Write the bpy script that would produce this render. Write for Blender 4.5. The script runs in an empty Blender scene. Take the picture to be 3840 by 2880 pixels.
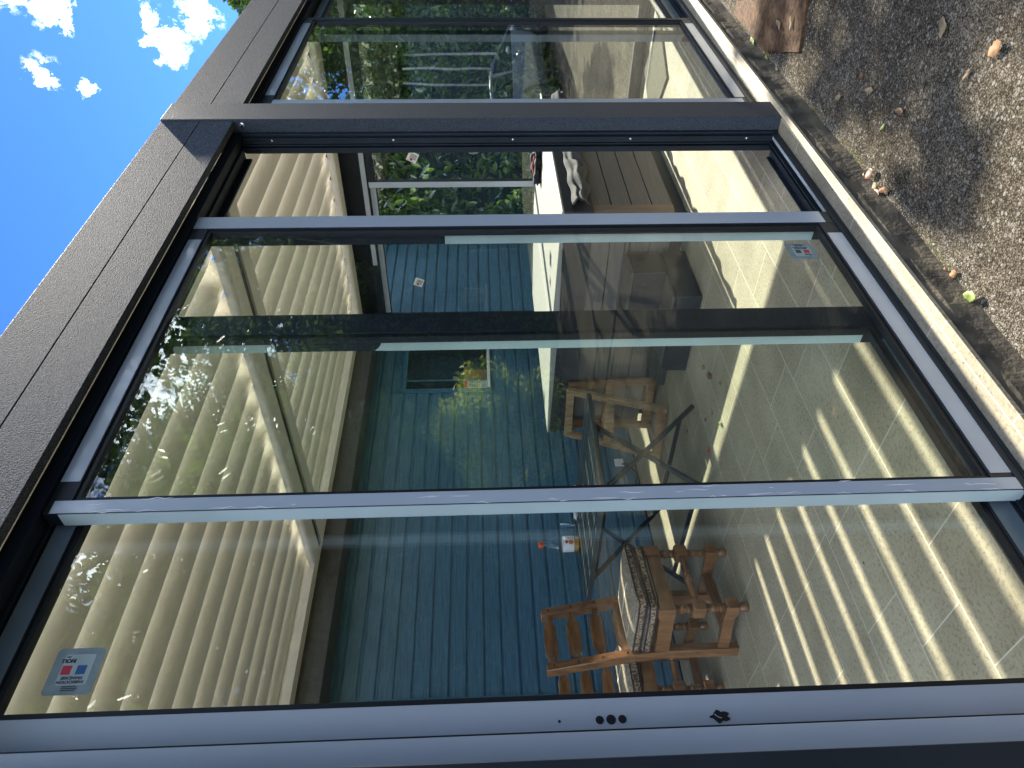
import bpy, bmesh, math, random
from math import sin, cos, pi, radians, sqrt
from mathutils import Vector, Matrix
import numpy as np
random.seed(7); rng = np.random.default_rng(11)
scene = bpy.context.scene
C = scene.collection
S = 1.28            # metres per layout unit
ZF = 1.027          # eye height above the terrace in layout units
def W(x, y, z): return Vector((x*S, y*S, (z+ZF)*S))

# ------------------------------------------------------------------ camera
yaw, pitch, roll = 8.23151750e-01, -4.01493927e-02, -1.91552249e-02
f = Vector((sin(yaw)*cos(pitch), cos(yaw)*cos(pitch), sin(pitch)))
r = Vector((cos(yaw), -sin(yaw), 0)); u = r.cross(f)
r2 = r*cos(roll)+u*sin(roll); u2 = -r*sin(roll)+u*cos(roll)
cam = bpy.data.objects.new('camera', bpy.data.cameras.new('camera')); C.objects.link(cam)
M = Matrix(((-u2.x, r2.x, -f.x), (-u2.y, r2.y, -f.y), (-u2.z, r2.z, -f.z)))
cam.matrix_world = Matrix.Translation(W(0, 0, 0)) @ M.to_4x4()
cam.data.lens = 25.6567; cam.data.sensor_width = 36; cam.data.clip_start = .02; cam.data.clip_end = 500
scene.camera = cam
# ------------------------------------------------------------------ light
EL = radians(34.4)
sd = Vector((-cos(EL), 0.022*cos(EL), -sin(EL))).normalized()
sun = bpy.data.objects.new('sun', bpy.data.lights.new('sun', 'SUN')); C.objects.link(sun)
sun.data.energy = 5.0; sun.data.angle = radians(.5); sun.data.color = (1, .93, .80)
sun.rotation_euler = sd.to_track_quat('-Z', 'Y').to_euler()
world = bpy.data.worlds.new("World"); scene.world = world; world.use_nodes = True
nt = world.node_tree; nt.nodes.clear()
def N(t, nt_, **k):
    n = nt_.nodes.new(t)
    for a, b in k.items(): setattr(n, a, b)
    return n
def math_(nt_, op, a, b=None, clamp=False):
    n = N('ShaderNodeMath', nt_, operation=op, use_clamp=clamp)
    for i, v in enumerate((a, b)):
        if v is None: continue
        if isinstance(v, (int, float)): n.inputs[i].default_value = v
        else: nt_.links.new(v, n.inputs[i])
    return n.outputs[0]
sky = N('ShaderNodeTexSky', nt, sky_type='NISHITA'); sky.sun_disc = False
sky.sun_elevation = EL; sky.sun_rotation = radians(91.3); sky.dust_density = .05; sky.air_density = 1.0; sky.ozone_density = 4.0
tint = N('ShaderNodeMix', nt, data_type='RGBA', blend_type='MULTIPLY'); tint.inputs[0].default_value = 1
nt.links.new(sky.outputs[0], tint.inputs[6]); tint.inputs[7].default_value = (.165, .295, .57, 1)
tc = N('ShaderNodeTexCoord', nt)
nz = N('ShaderNodeTexNoise', nt); nz.inputs['Scale'].default_value = 24; nz.inputs['Detail'].default_value = 5; nz.inputs['Distortion'].default_value = .6
nt.links.new(tc.outputs['Generated'], nz.inputs['Vector'])
nf = N('ShaderNodeTexNoise', nt); nf.inputs['Scale'].default_value = 75; nf.inputs['Detail'].default_value = 12; nf.inputs['Roughness'].default_value = .68
nt.links.new(tc.outputs['Generated'], nf.inputs['Vector'])
clouds_and_fill = [((.8612, .2394, .4483), .040), ((.8600, .2575, .4405), .022), ((.8300, .2979, .4715), .030), ((.8427, .3177, .4345), .022),
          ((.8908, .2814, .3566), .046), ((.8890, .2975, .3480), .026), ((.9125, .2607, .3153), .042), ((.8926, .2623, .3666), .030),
          ((.8496, .2195, .4800), .03), ((.95, .05, .40), .08), ((.2, -.85, .5), .20), ((.5, -.7, .45), .14), ((-.25, .25, .93), .75), ((-.85, .15, .5), .75), ((-.6, -.6, .55), .6), ((-.1, .8, .6), .5), ((.1, -.45, .88), .5), ((-.95, 0, .1), .5), ((.68, -.62, .38), .28), ((.85, -.42, .36), .2), ((.45, -.8, .35), .25)]  # wide ones lie out of view, added for fill light and pane glints
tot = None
for c, rad in clouds_and_fill:
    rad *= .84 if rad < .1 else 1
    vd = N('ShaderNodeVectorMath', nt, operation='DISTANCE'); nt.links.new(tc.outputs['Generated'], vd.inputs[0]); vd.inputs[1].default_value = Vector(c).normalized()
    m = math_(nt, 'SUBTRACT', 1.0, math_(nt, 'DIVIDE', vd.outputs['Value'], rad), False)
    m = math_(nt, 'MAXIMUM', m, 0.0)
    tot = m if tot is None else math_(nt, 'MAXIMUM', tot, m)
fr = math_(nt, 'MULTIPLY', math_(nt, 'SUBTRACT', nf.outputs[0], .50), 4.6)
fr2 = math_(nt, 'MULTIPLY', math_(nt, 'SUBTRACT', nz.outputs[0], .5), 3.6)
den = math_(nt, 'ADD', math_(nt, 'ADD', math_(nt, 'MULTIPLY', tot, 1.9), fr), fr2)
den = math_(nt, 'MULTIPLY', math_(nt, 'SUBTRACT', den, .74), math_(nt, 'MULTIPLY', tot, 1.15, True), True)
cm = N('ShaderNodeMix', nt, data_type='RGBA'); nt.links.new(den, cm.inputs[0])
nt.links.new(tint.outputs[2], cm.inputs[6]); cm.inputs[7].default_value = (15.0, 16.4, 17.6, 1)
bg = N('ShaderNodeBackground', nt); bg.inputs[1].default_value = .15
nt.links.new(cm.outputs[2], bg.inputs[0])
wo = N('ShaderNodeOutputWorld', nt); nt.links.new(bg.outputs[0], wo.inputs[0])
scene.view_settings.view_transform = 'Standard'; scene.view_settings.look = 'None'
scene.view_settings.exposure = 1.65; scene.view_settings.gamma = 1
scene.render.engine = 'CYCLES'
cy = scene.cycles
cy.max_bounces = 12; cy.transparent_max_bounces = 32; cy.diffuse_bounces = 4; cy.glossy_bounces = 6; cy.transmission_bounces = 8
cy.sample_clamp_indirect = 6; cy.caustics_reflective = False; cy.caustics_refractive = False

# ------------------------------------------------------------------ materials
def newmat(name):
    m = bpy.data.materials.new(name); m.use_nodes = True
    b = m.node_tree.nodes['Principled BSDF']; return m, m.node_tree, b
def pm(name, col, rough=.5, metal=0, var=0, vscale=8, bump=0, bscale=200, spec=.5, coat=0, aniso=None, col2=None, trans=0, detail=4):
    m, t, b = newmat(name)
    b.inputs['Base Color'].default_value = (*col, 1); b.inputs['Roughness'].default_value = rough
    b.inputs['Metallic'].default_value = metal; b.inputs['Specular IOR Level'].default_value = spec
    b.inputs['Coat Weight'].default_value = coat
    tcn = N('ShaderNodeTexCoord', t); mp = N('ShaderNodeMapping', t); t.links.new(tcn.outputs['Object'], mp.inputs[0])
    if aniso: mp.inputs['Scale'].default_value = aniso
    if var or col2:
        nn = N('ShaderNodeTexNoise', t); nn.inputs['Scale'].default_value = vscale; nn.inputs['Detail'].default_value = detail
        t.links.new(mp.outputs[0], nn.inputs['Vector'])
        cr = N('ShaderNodeValToRGB', t); t.links.new(nn.outputs[0], cr.inputs[0])
        a = col if not col2 else col; bb = col2 if col2 else tuple(min(1, c*(1+var)) for c in col)
        a = a if col2 else tuple(c*(1-var) for c in col)
        cr.color_ramp.elements[0].position = .35; cr.color_ramp.elements[1].position = .65
        cr.color_ramp.elements[0].color = (*a, 1); cr.color_ramp.elements[1].color = (*bb, 1)
        t.links.new(cr.outputs[0], b.inputs['Base Color'])
    if bump:
        bn = N('ShaderNodeTexNoise', t); bn.inputs['Scale'].default_value = bscale; bn.inputs['Detail'].default_value = 3
        t.links.new(mp.outputs[0], bn.inputs['Vector'])
        bp = N('ShaderNodeBump', t); bp.inputs['Strength'].default_value = bump; bp.inputs['Distance'].default_value = .004
        t.links.new(bn.outputs[0], bp.inputs['Height']); t.links.new(bp.outputs[0], b.inputs['Normal'])
    return m
def powder(name, col, k=.5, spec=.5, rough=.55):
    m, t, b = newmat(name); b.inputs['Specular IOR Level'].default_value = spec
    tcn = N('ShaderNodeTexCoord', t)
    n1 = N('ShaderNodeTexNoise', t); n1.inputs['Scale'].default_value = 420; n1.inputs['Detail'].default_value = 2
    t.links.new(tcn.outputs['Object'], n1.inputs['Vector'])
    cr = N('ShaderNodeValToRGB', t); t.links.new(n1.outputs[0], cr.inputs[0])
    cr.color_ramp.elements[0].position = .42; cr.color_ramp.elements[1].position = .70
    cr.color_ramp.elements[0].color = (*[c*.62 for c in col], 1); cr.color_ramp.elements[1].color = (*[c*3.4 for c in col], 1)  # pale specks put the sparkle of grazing sun into the colour
    t.links.new(cr.outputs[0], b.inputs['Base Color'])
    b.inputs['Roughness'].default_value = rough
    n2 = N('ShaderNodeTexNoise', t); n2.inputs['Scale'].default_value = 260; n2.inputs['Detail'].default_value = 3
    t.links.new(tcn.outputs['Object'], n2.inputs['Vector'])
    bp = N('ShaderNodeBump', t); bp.inputs['Strength'].default_value = k; bp.inputs['Distance'].default_value = .004
    t.links.new(n2.outputs[0], bp.inputs['Height']); t.links.new(bp.outputs[0], b.inputs['Normal'])
    return m
MT = {}
MT['dark'] = powder('anthracite_powder_coat', (.026, .033, .040), .35, .35)
MT['fascia'] = powder('textured_anthracite_coat', (.050, .057, .067), .7, .12, .75)
MT['darksm'] = pm('anthracite_smooth', (.014, .020, .026), .42, var=.15, vscale=5, spec=.35)
MT['rearbeam'] = pm('taupe_beam_coat', (.060, .058, .055), .5)  # even grey-brown coat of the rear beam
MT['header'] = pm('matt_dark_profile', (.011, .018, .028), .6, spec=.15)
MT['rubber'] = pm('black_rubber', (.008, .009, .01), .5)
MT['film'] = pm('pale_protective_film', (.41, .46, .50), .28, var=.10, vscale=3, bump=.06, bscale=18, coat=.3, aniso=(1, 1, .25))
MT['film_side'] = pm('lit_green_protective_film', (.52, .62, .59), .35, var=.06, vscale=4, bump=.03, bscale=14)  # same pale film; side light and green glass tint put into its colour
MT['filmdull'] = pm('dull_protective_film', (.15, .19, .20), .35, var=.15, vscale=5)
MT['blade'] = pm('warm_white_blade_coat', (.86, .81, .70), .35, var=.02)
MT['beige'] = pm('warm_white_powder_coat', (.78, .73, .62), .38, bump=.04, bscale=500, var=.03)
MT['white'] = pm('white_lacquer', (.80, .80, .78), .35, var=.04)
MT['steel'] = pm('zinc_screw', (.62, .62, .60), .25, metal=1)
def glass(name, tcol=(.965, .99, .972), r0=.055):
    m = bpy.data.materials.new(name); m.use_nodes = True; t = m.node_tree; t.nodes.clear()
    g = N('ShaderNodeNewGeometry', t); d = N('ShaderNodeVectorMath', t, operation='DOT_PRODUCT')
    t.links.new(g.outputs['Normal'], d.inputs[0]); t.links.new(g.outputs['Incoming'], d.inputs[1])
    a = math_(t, 'SUBTRACT', 1.0, math_(t, 'ABSOLUTE', d.outputs['Value']))
    fz = math_(t, 'ADD', math_(t, 'MULTIPLY', math_(t, 'POWER', a, 5.0), 1-r0), r0, True)
    tr = N('ShaderNodeBsdfTransparent', t); tr.inputs[0].default_value = (*tcol, 1)
    gl = N('ShaderNodeBsdfGlossy', t); gl.inputs['Roughness'].default_value = 0.0; gl.inputs[0].default_value = (.96, 1, .98, 1)
    tcn = N('ShaderNodeTexCoord', t); nn = N('ShaderNodeTexNoise', t); nn.inputs['Scale'].default_value = 2.2; nn.inputs['Detail'].default_value = 1
    t.links.new(tcn.outputs['Object'], nn.inputs['Vector'])
    bp = N('ShaderNodeBump', t); bp.inputs['Strength'].default_value = .035; bp.inputs['Distance'].default_value = .02
    t.links.new(nn.outputs[0], bp.inputs['Height']); t.links.new(bp.outputs[0], gl.inputs['Normal'])
    mx = N('ShaderNodeMixShader', t); t.links.new(fz, mx.inputs[0]); t.links.new(tr.outputs[0], mx.inputs[1]); t.links.new(gl.outputs[0], mx.inputs[2])
    o = N('ShaderNodeOutputMaterial', t); t.links.new(mx.outputs[0], o.inputs[0]); return m
MT['glass'] = glass('door_glass'); MT['glassc'] = glass('clear_glass', (.97, .99, .98), .05)
MT['glassdark'] = glass('dark_window_glass', (.35, .42, .42), .07)
# siding: blue stained wood, vertical grain along the board
MT['siding'] = pm('blue_stained_timber', (.070, .165, .235), .42, var=.22, vscale=14, bump=.07, bscale=30, aniso=(.35, 1, 9))
MT['bluetrim'] = pm('blue_painted_trim', (.05, .15, .22), .42, var=.1)
def wood(name, a, b_, sc=(3, 30, 30), rough=.38, coat=.2):
    m, t, b = newmat(name)
    tcn = N('ShaderNodeTexCoord', t); mp = N('ShaderNodeMapping', t); mp.inputs['Scale'].default_value = sc
    t.links.new(tcn.outputs['Object'], mp.inputs[0])
    nn = N('ShaderNodeTexNoise', t); nn.inputs['Scale'].default_value = 2.2; nn.inputs['Detail'].default_value = 8; nn.inputs['Distortion'].default_value = .6
    t.links.new(mp.outputs[0], nn.inputs['Vector'])
    cr = N('ShaderNodeValToRGB', t); t.links.new(nn.outputs[0], cr.inputs[0])
    cr.color_ramp.elements[0].position = .35; cr.color_ramp.elements[1].position = .68
    cr.color_ramp.elements[0].color = (*a, 1); cr.color_ramp.elements[1].color = (*b_, 1)
    t.links.new(cr.outputs[0], b.inputs['Base Color']); b.inputs['Roughness'].default_value = rough; b.inputs['Coat Weight'].default_value = coat
    bp = N('ShaderNodeBump', t); bp.inputs['Strength'].default_value = .15; bp.inputs['Distance'].default_value = .002
    t.links.new(nn.outputs[0], bp.inputs['Height']); t.links.new(bp.outputs[0], b.inputs['Normal'])
    return m
MT['oak'] = wood('varnished_oak', (.15, .066, .027), (.29, .135, .054), (16, 16, 3), .3, .4)
MT['oakx'] = wood('varnished_oak_crosswise', (.15, .066, .027), (.31, .142, .056), (3, 16, 16), .3, .4)
MT['pine'] = wood('pale_pine', (.26, .155, .07), (.44, .29, .15), (18, 18, 3), .6, 0)
MT['pineo'] = wood('orange_pine', (.26, .12, .045), (.40, .20, .085), (18, 18, 3), .6, 0)
MT['spa'] = wood('grey_brown_composite', (.125, .112, .095), (.165, .148, .126), (2, 2, 60), .62, 0)
MT['spacorner'] = wood('brown_composite', (.17, .125, .085), (.21, .155, .11), (30, 30, 2), .5, 0)
MT['lid'] = pm('white_vinyl', (.36, .36, .33), .5, var=.03, vscale=30, bump=.12, bscale=260)
MT['skirt'] = pm('charcoal_vinyl', (.045, .047, .047), .6, var=.1, bump=.2, bscale=300)
MT['cloth'] = pm('grey_canvas', (.085, .085, .083), .9, var=.18, vscale=40, bump=.3, bscale=500)
MT['black'] = pm('black_fabric', (.012, .012, .016), .75, bump=.3, bscale=300)
MT['pink'] = pm('dusty_pink_trim', (.50, .16, .16), .6)
MT['tablemetal'] = pm('grey_green_painted_steel', (.050, .064, .064), .33, var=.12, vscale=20)
MT['tableleg'] = pm('dark_painted_steel', (.018, .026, .030), .4)
MT['plastic'] = pm('dark_blue_grey_plastic', (.014, .018, .024), .5, bump=.1, bscale=300)
MT['board'] = pm('grey_composite_board', (.060, .062, .056), .6, var=.15, vscale=12, aniso=(8, .6, 8))
MT['orange'] = pm('orange_plastic_cap', (.75, .10, .015), .35)
MT['juice'] = pm('orange_juice', (.50, .22, .02), .25, var=.08)
MT['paper'] = pm('white_paper', (.80, .79, .74), .7, var=.05)
MT['red'] = pm('red_print', (.50, .03, .05), .5); MT['blueprint'] = pm('blue_print', (.02, .10, .24), .5); MT['ink'] = pm('dark_ink', (.02, .022, .025), .5)
MT['greyprint'] = pm('grey_print', (.06, .075, .085), .5)
MT['sticker'] = pm('grey_green_label_film', (.22, .28, .27), .45, var=.10, vscale=40)
MT['sticker2'] = pm('pale_label_film', (.36, .43, .40), .45, var=.05, vscale=30)
MT['orangeprint'] = pm('orange_print', (.75, .22, .04), .5)
MT['cardboard'] = pm('brown_card', (.20, .12, .06), .8)
MT['mat'] = pm('grey_green_doormat', (.13, .12, .085), .95, var=.3, vscale=300, bump=.8, bscale=260, aniso=(1, .3, 1))
MT['cable'] = pm('black_cable', (.01, .01, .012), .5)
# cushion brocade
m, t, b = newmat('floral_brocade')
tcn = N('ShaderNodeTexCoord', t); mp = N('ShaderNodeMapping', t); t.links.new(tcn.outputs['Object'], mp.inputs[0])
n0 = N('ShaderNodeTexNoise', t); n0.inputs['Scale'].default_value = 26; n0.inputs['Detail'].default_value = 1; n0.inputs['Distortion'].default_value = 2.6
t.links.new(mp.outputs[0], n0.inputs['Vector'])
wv = N('ShaderNodeTexWave', t, wave_type='RINGS'); wv.inputs['Scale'].default_value = 9; wv.inputs['Distortion'].default_value = 14; wv.inputs['Detail'].default_value = 1.2; wv.inputs['Detail Scale'].default_value = 3.2
t.links.new(mp.outputs[0], wv.inputs['Vector'])
cr = N('ShaderNodeValToRGB', t); mm = math_(t, 'ADD', math_(t, 'MULTIPLY', n0.outputs[0], .5), math_(t, 'MULTIPLY', wv.outputs['Fac'], .5)); t.links.new(mm, cr.inputs[0])
e = cr.color_ramp.elements; e[0].position = .46; e[1].position = .54; e[0].color = (.12, .062, .042, 1); e[1].color = (.36, .28, .17, 1)
t.links.new(cr.outputs[0], b.inputs['Base Color']); b.inputs['Roughness'].default_value = .8; MT['brocade'] = m
MT['brocadetop'] = pm('grey_taupe_brocade', (.13, .095, .065), .85, vscale=55, col2=(.38, .33, .24), detail=1)
MT['brocadetop'].node_tree.nodes['Noise Texture'].inputs['Distortion'].default_value = 2.5
MT['piping'] = pm('dark_piping', (.035, .018, .02), .7); MT['cream'] = pm('cream_stripe', (.74, .70, .56), .8)
# limestone tiles
m, t, b = newmat('limestone_tiles')
tcn = N('ShaderNodeTexCoord', t); geo = N('ShaderNodeNewGeometry', t)
mp = N('ShaderNodeMapping', t); t.links.new(geo.outputs['Position'], mp.inputs[0]); mp.inputs['Location'].default_value = (-.80*S, -1.617*S, 0)
br = N('ShaderNodeTexBrick', t); t.links.new(mp.outputs[0], br.inputs['Vector']); br.offset = .5; br.offset_frequency = 2; br.squash = .62; br.squash_frequency = 2
br.inputs['Scale'].default_value = 1; br.inputs['Brick Width'].default_value = .60; br.inputs['Row Height'].default_value = .26
br.inputs['Mortar Size'].default_value = .0026; br.inputs['Mortar Smooth'].default_value = .3
br.inputs['Color1'].default_value = (1.0, 1.0, 1.0, 1); br.inputs['Color2'].default_value = (.82, .80, .77, 1); br.inputs['Mortar'].default_value = (1, 1, 1, 1)
n1 = N('ShaderNodeTexNoise', t); n1.inputs['Scale'].default_value = 3.5; n1.inputs['Detail'].default_value = 6; t.links.new(geo.outputs['Position'], n1.inputs['Vector'])
c1 = N('ShaderNodeValToRGB', t); t.links.new(n1.outputs[0], c1.inputs[0]); e = c1.color_ramp.elements
e[0].position = .3; e[1].position = .72; e[0].color = (.29, .255, .178, 1); e[1].color = (.445, .40, .29, 1)
n2 = N('ShaderNodeTexNoise', t); n2.inputs['Scale'].default_value = 75; n2.inputs['Detail'].default_value = 5; n2.inputs['Roughness'].default_value = .65; t.links.new(geo.outputs['Position'], n2.inputs['Vector'])
c2 = N('ShaderNodeValToRGB', t); t.links.new(n2.outputs[0], c2.inputs[0]); e = c2.color_ramp.elements
e[0].position = .36; e[1].position = .50; e[0].color = (.58, .53, .46, 1); e[1].color = (1, 1, 1, 1)
n3 = N('ShaderNodeTexVoronoi', t); n3.inputs['Scale'].default_value = 34; t.links.new(geo.outputs['Position'], n3.inputs['Vector']); n3.inputs['Randomness'].default_value = 1
c3 = N('ShaderNodeValToRGB', t); t.links.new(n3.outputs['Distance'], c3.inputs[0]); e = c3.color_ramp.elements
e[0].position = .07; e[1].position = .13; e[0].color = (.30, .26, .21, 1); e[1].color = (1, 1, 1, 1)
n4 = N('ShaderNodeTexNoise', t); n4.inputs['Scale'].default_value = 5; t.links.new(geo.outputs['Position'], n4.inputs['Vector'])
c4 = N('ShaderNodeValToRGB', t); t.links.new(n4.outputs[0], c4.inputs[0]); c4.color_ramp.elements[0].position = .52; c4.color_ramp.elements[1].position = .6
def mul(t, a, b_, fac=1.0):
    q = N('ShaderNodeMix', t, data_type='RGBA', blend_type='MULTIPLY')
    if isinstance(fac, float): q.inputs[0].default_value = fac
    else: t.links.new(fac, q.inputs[0])
    t.links.new(a, q.inputs[6]); t.links.new(b_, q.inputs[7]); return q.outputs[2]
col = mul(t, mul(t, c1.outputs[0], br.outputs['Color']), c2.outputs[0], .8)
col = mul(t, col, c3.outputs[0], c4.outputs[0])
mo = N('ShaderNodeMix', t, data_type='RGBA'); t.links.new(math_(t, 'MULTIPLY', br.outputs['Fac'], .65), mo.inputs[0]); t.links.new(col, mo.inputs[6]); mo.inputs[7].default_value = (.66, .61, .48, 1)
t.links.new(mo.outputs[2], b.inputs['Base Color']); b.inputs['Roughness'].default_value = .62
bp = N('ShaderNodeBump', t); bp.inputs['Strength'].default_value = .25; bp.inputs['Distance'].default_value = .003
t.links.new(math_(t, 'SUBTRACT', n2.outputs[0], br.outputs['Fac']), bp.inputs['Height']); t.links.new(bp.outputs[0], b.inputs['Normal'])
MT['tile'] = m
MT['concrete'] = pm('dirty_concrete', (.035, .030, .022), .95, vscale=9, col2=(.14, .115, .075), bump=.9, bscale=70, detail=10)
# asphalt
m, t, b = newmat('worn_asphalt'); geo = N('ShaderNodeNewGeometry', t)
v1 = N('ShaderNodeTexVoronoi', t); v1.inputs['Scale'].default_value = 165; t.links.new(geo.outputs['Position'], v1.inputs['Vector'])
v2 = N('ShaderNodeTexVoronoi', t); v2.inputs['Scale'].default_value = 290; t.links.new(geo.outputs['Position'], v2.inputs['Vector'])
ca = N('ShaderNodeValToRGB', t); ca.color_ramp.elements[0].color = (.145, .13, .108, 1); ca.color_ramp.elements[1].color = (.34, .31, .26, 1)
sx = N('ShaderNodeSeparateColor', t); t.links.new(v1.outputs['Color'], sx.inputs[0]); t.links.new(sx.outputs[0], ca.inputs[0])
cb = N('ShaderNodeValToRGB', t); t.links.new(v1.outputs['Distance'], cb.inputs[0]); e = cb.color_ramp.elements
e[0].position = .30; e[1].position = .65; e[0].color = (1, 1, 1, 1); e[1].color = (.32, .31, .30, 1)
nn = N('ShaderNodeTexNoise', t); nn.inputs['Scale'].default_value = 2.4; nn.inputs['Detail'].default_value = 7; t.links.new(geo.outputs['Position'], nn.inputs['Vector'])
cc = N('ShaderNodeValToRGB', t); t.links.new(nn.outputs[0], cc.inputs[0]); e = cc.color_ramp.elements
e[0].position = .3; e[1].position = .7; e[0].color = (.50, .47, .42, 1); e[1].color = (1.0, .97, .91, 1)
n8 = N('ShaderNodeTexNoise', t); n8.inputs['Scale'].default_value = 26; n8.inputs['Detail'].default_value = 5; n8.inputs['Roughness'].default_value = .7; t.links.new(geo.outputs['Position'], n8.inputs['Vector'])
cd = N('ShaderNodeValToRGB', t); t.links.new(n8.outputs[0], cd.inputs[0]); e = cd.color_ramp.elements
e[0].position = .36; e[1].position = .64; e[0].color = (.50, .48, .45, 1); e[1].color = (1.0, .99, .97, 1)
v3 = N('ShaderNodeTexVoronoi', t); v3.inputs['Scale'].default_value = 75; t.links.new(geo.outputs['Position'], v3.inputs['Vector'])
s3 = N('ShaderNodeSeparateColor', t); t.links.new(v3.outputs['Color'], s3.inputs[0])
big = math_(t, 'MULTIPLY', math_(t, 'GREATER_THAN', s3.outputs[0], .80), math_(t, 'LESS_THAN', v3.outputs['Distance'], .42))
mb_ = N('ShaderNodeMix', t, data_type='RGBA'); t.links.new(math_(t, 'MULTIPLY', big, .8), mb_.inputs[0])
col = mul(t, mul(t, mul(t, ca.outputs[0], cb.outputs[0]), cc.outputs[0]), cd.outputs[0]); t.links.new(col, mb_.inputs[6]); mb_.inputs[7].default_value = (.25, .235, .21, 1); t.links.new(mb_.outputs[2], b.inputs['Base Color'])
b.inputs['Roughness'].default_value = .95; b.inputs['Specular IOR Level'].default_value = .06
h = math_(t, 'ADD', math_(t, 'MULTIPLY', v1.outputs['Distance'], -1.0), math_(t, 'MULTIPLY', v2.outputs['Distance'], -.35))
h = math_(t, 'ADD', h, math_(t, 'MULTIPLY', sx.outputs[1], .6))
bp = N('ShaderNodeBump', t); bp.inputs['Strength'].default_value = .9; bp.inputs['Distance'].default_value = .0035
t.links.new(h, bp.inputs['Height']); t.links.new(bp.outputs[0], b.inputs['Normal']); MT['asphalt'] = m
MT['rust'] = pm('rusty_moss_covered_steel', (.040, .019, .008), .9, vscale=48, col2=(.14, .070, .024), bump=1.0, bscale=150, detail=9)
def leafmat(name, a, b_, rough=.28, tr=.25):
    m, t, b = newmat(name); g = N('ShaderNodeNewGeometry', t)
    w = N('ShaderNodeTexWhiteNoise', t, noise_dimensions='3D')
    nn = N('ShaderNodeTexNoise', t); nn.inputs['Scale'].default_value = 3.0; nn.inputs['Detail'].default_value = 6; t.links.new(g.outputs['Position'], nn.inputs['Vector'])
    cr = N('ShaderNodeValToRGB', t); t.links.new(math_(t, 'ADD', math_(t, 'MULTIPLY', nn.outputs[0], .6), math_(t, 'MULTIPLY', g.outputs['Random Per Island'], .45)), cr.inputs[0])
    e = cr.color_ramp.elements; e[0].position = .35; e[1].position = .7; e[0].color = (*a, 1); e[1].color = (*b_, 1)
    t.links.new(cr.outputs[0], b.inputs['Base Color']); b.inputs['Roughness'].default_value = rough
    b.inputs['Coat Weight'].default_value = .6; b.inputs['Coat Roughness'].default_value = .10
    tl = N('ShaderNodeBsdfTranslucent', t); q = mul(t, cr.outputs[0], cr.outputs[0], 0.0); t.links.new(q, tl.inputs[0])
    mx = N('ShaderNodeMixShader', t); mx.inputs[0].default_value = tr; t.links.new(b.outputs[0], mx.inputs[1]); t.links.new(tl.outputs[0], mx.inputs[2])
    t.links.new(mx.outputs[0], t.nodes['Material Output'].inputs[0]); return m
MT['laurel'] = leafmat('laurel_leaf', (.035, .085, .020), (.15, .24, .050), .17, .36)
MT['oakleaf'] = leafmat('tree_leaf', (.035, .080, .014), (.16, .25, .035), .30, .45)
MT['yellowleaf'] = leafmat('yellow_green_leaf', (.16, .24, .025), (.46, .50, .06), .5, .6)
MT['bark'] = pm('bark', (.022, .018, .012), .9, var=.4, vscale=12, bump=.8, bscale=30, aniso=(1, 1, .2))
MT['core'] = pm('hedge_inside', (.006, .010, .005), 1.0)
MT['dl_green'] = pm('fresh_green_leaf', (.20, .27, .06), .6, var=.2, vscale=60, bump=.5, bscale=60)
MT['dl_brown'] = pm('dry_brown_leaf', (.17, .095, .05), .6, var=.3, vscale=60, bump=.5, bscale=60)
MT['dl_tan'] = pm('dry_tan_leaf', (.24, .18, .10), .8, var=.2, vscale=60, bump=.5, bscale=60)
MT['dl_red'] = pm('dry_reddish_leaf', (.18, .08, .055), .5, var=.25, vscale=60, bump=.4, bscale=60)
MT['dl_orange'] = pm('orange_leaf', (.22, .10, .03), .7, var=.3, vscale=60, bump=.5, bscale=60)
MT['dl_redb'] = pm('bright_red_scrap', (.60, .03, .03), .5)
MT['carpaint'] = pm('silver_blue_car_paint', (.50, .53, .58), .35, metal=.35, coat=.6)
MT['carglass'] = pm('dark_car_glass', (.02, .025, .03), .15, spec=.15); MT['tyre'] = pm('tyre_rubber', (.015, .015, .015), .8); MT['rim'] = pm('alloy_rim', (.45, .45, .46), .3, metal=.8)
MT['render'] = pm('pale_wall_render', (.55, .53, .48), .9, var=.06)
MT['roof'] = pm('slate_roof', (.09, .09, .10), .7, var=.3, vscale=10)

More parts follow.
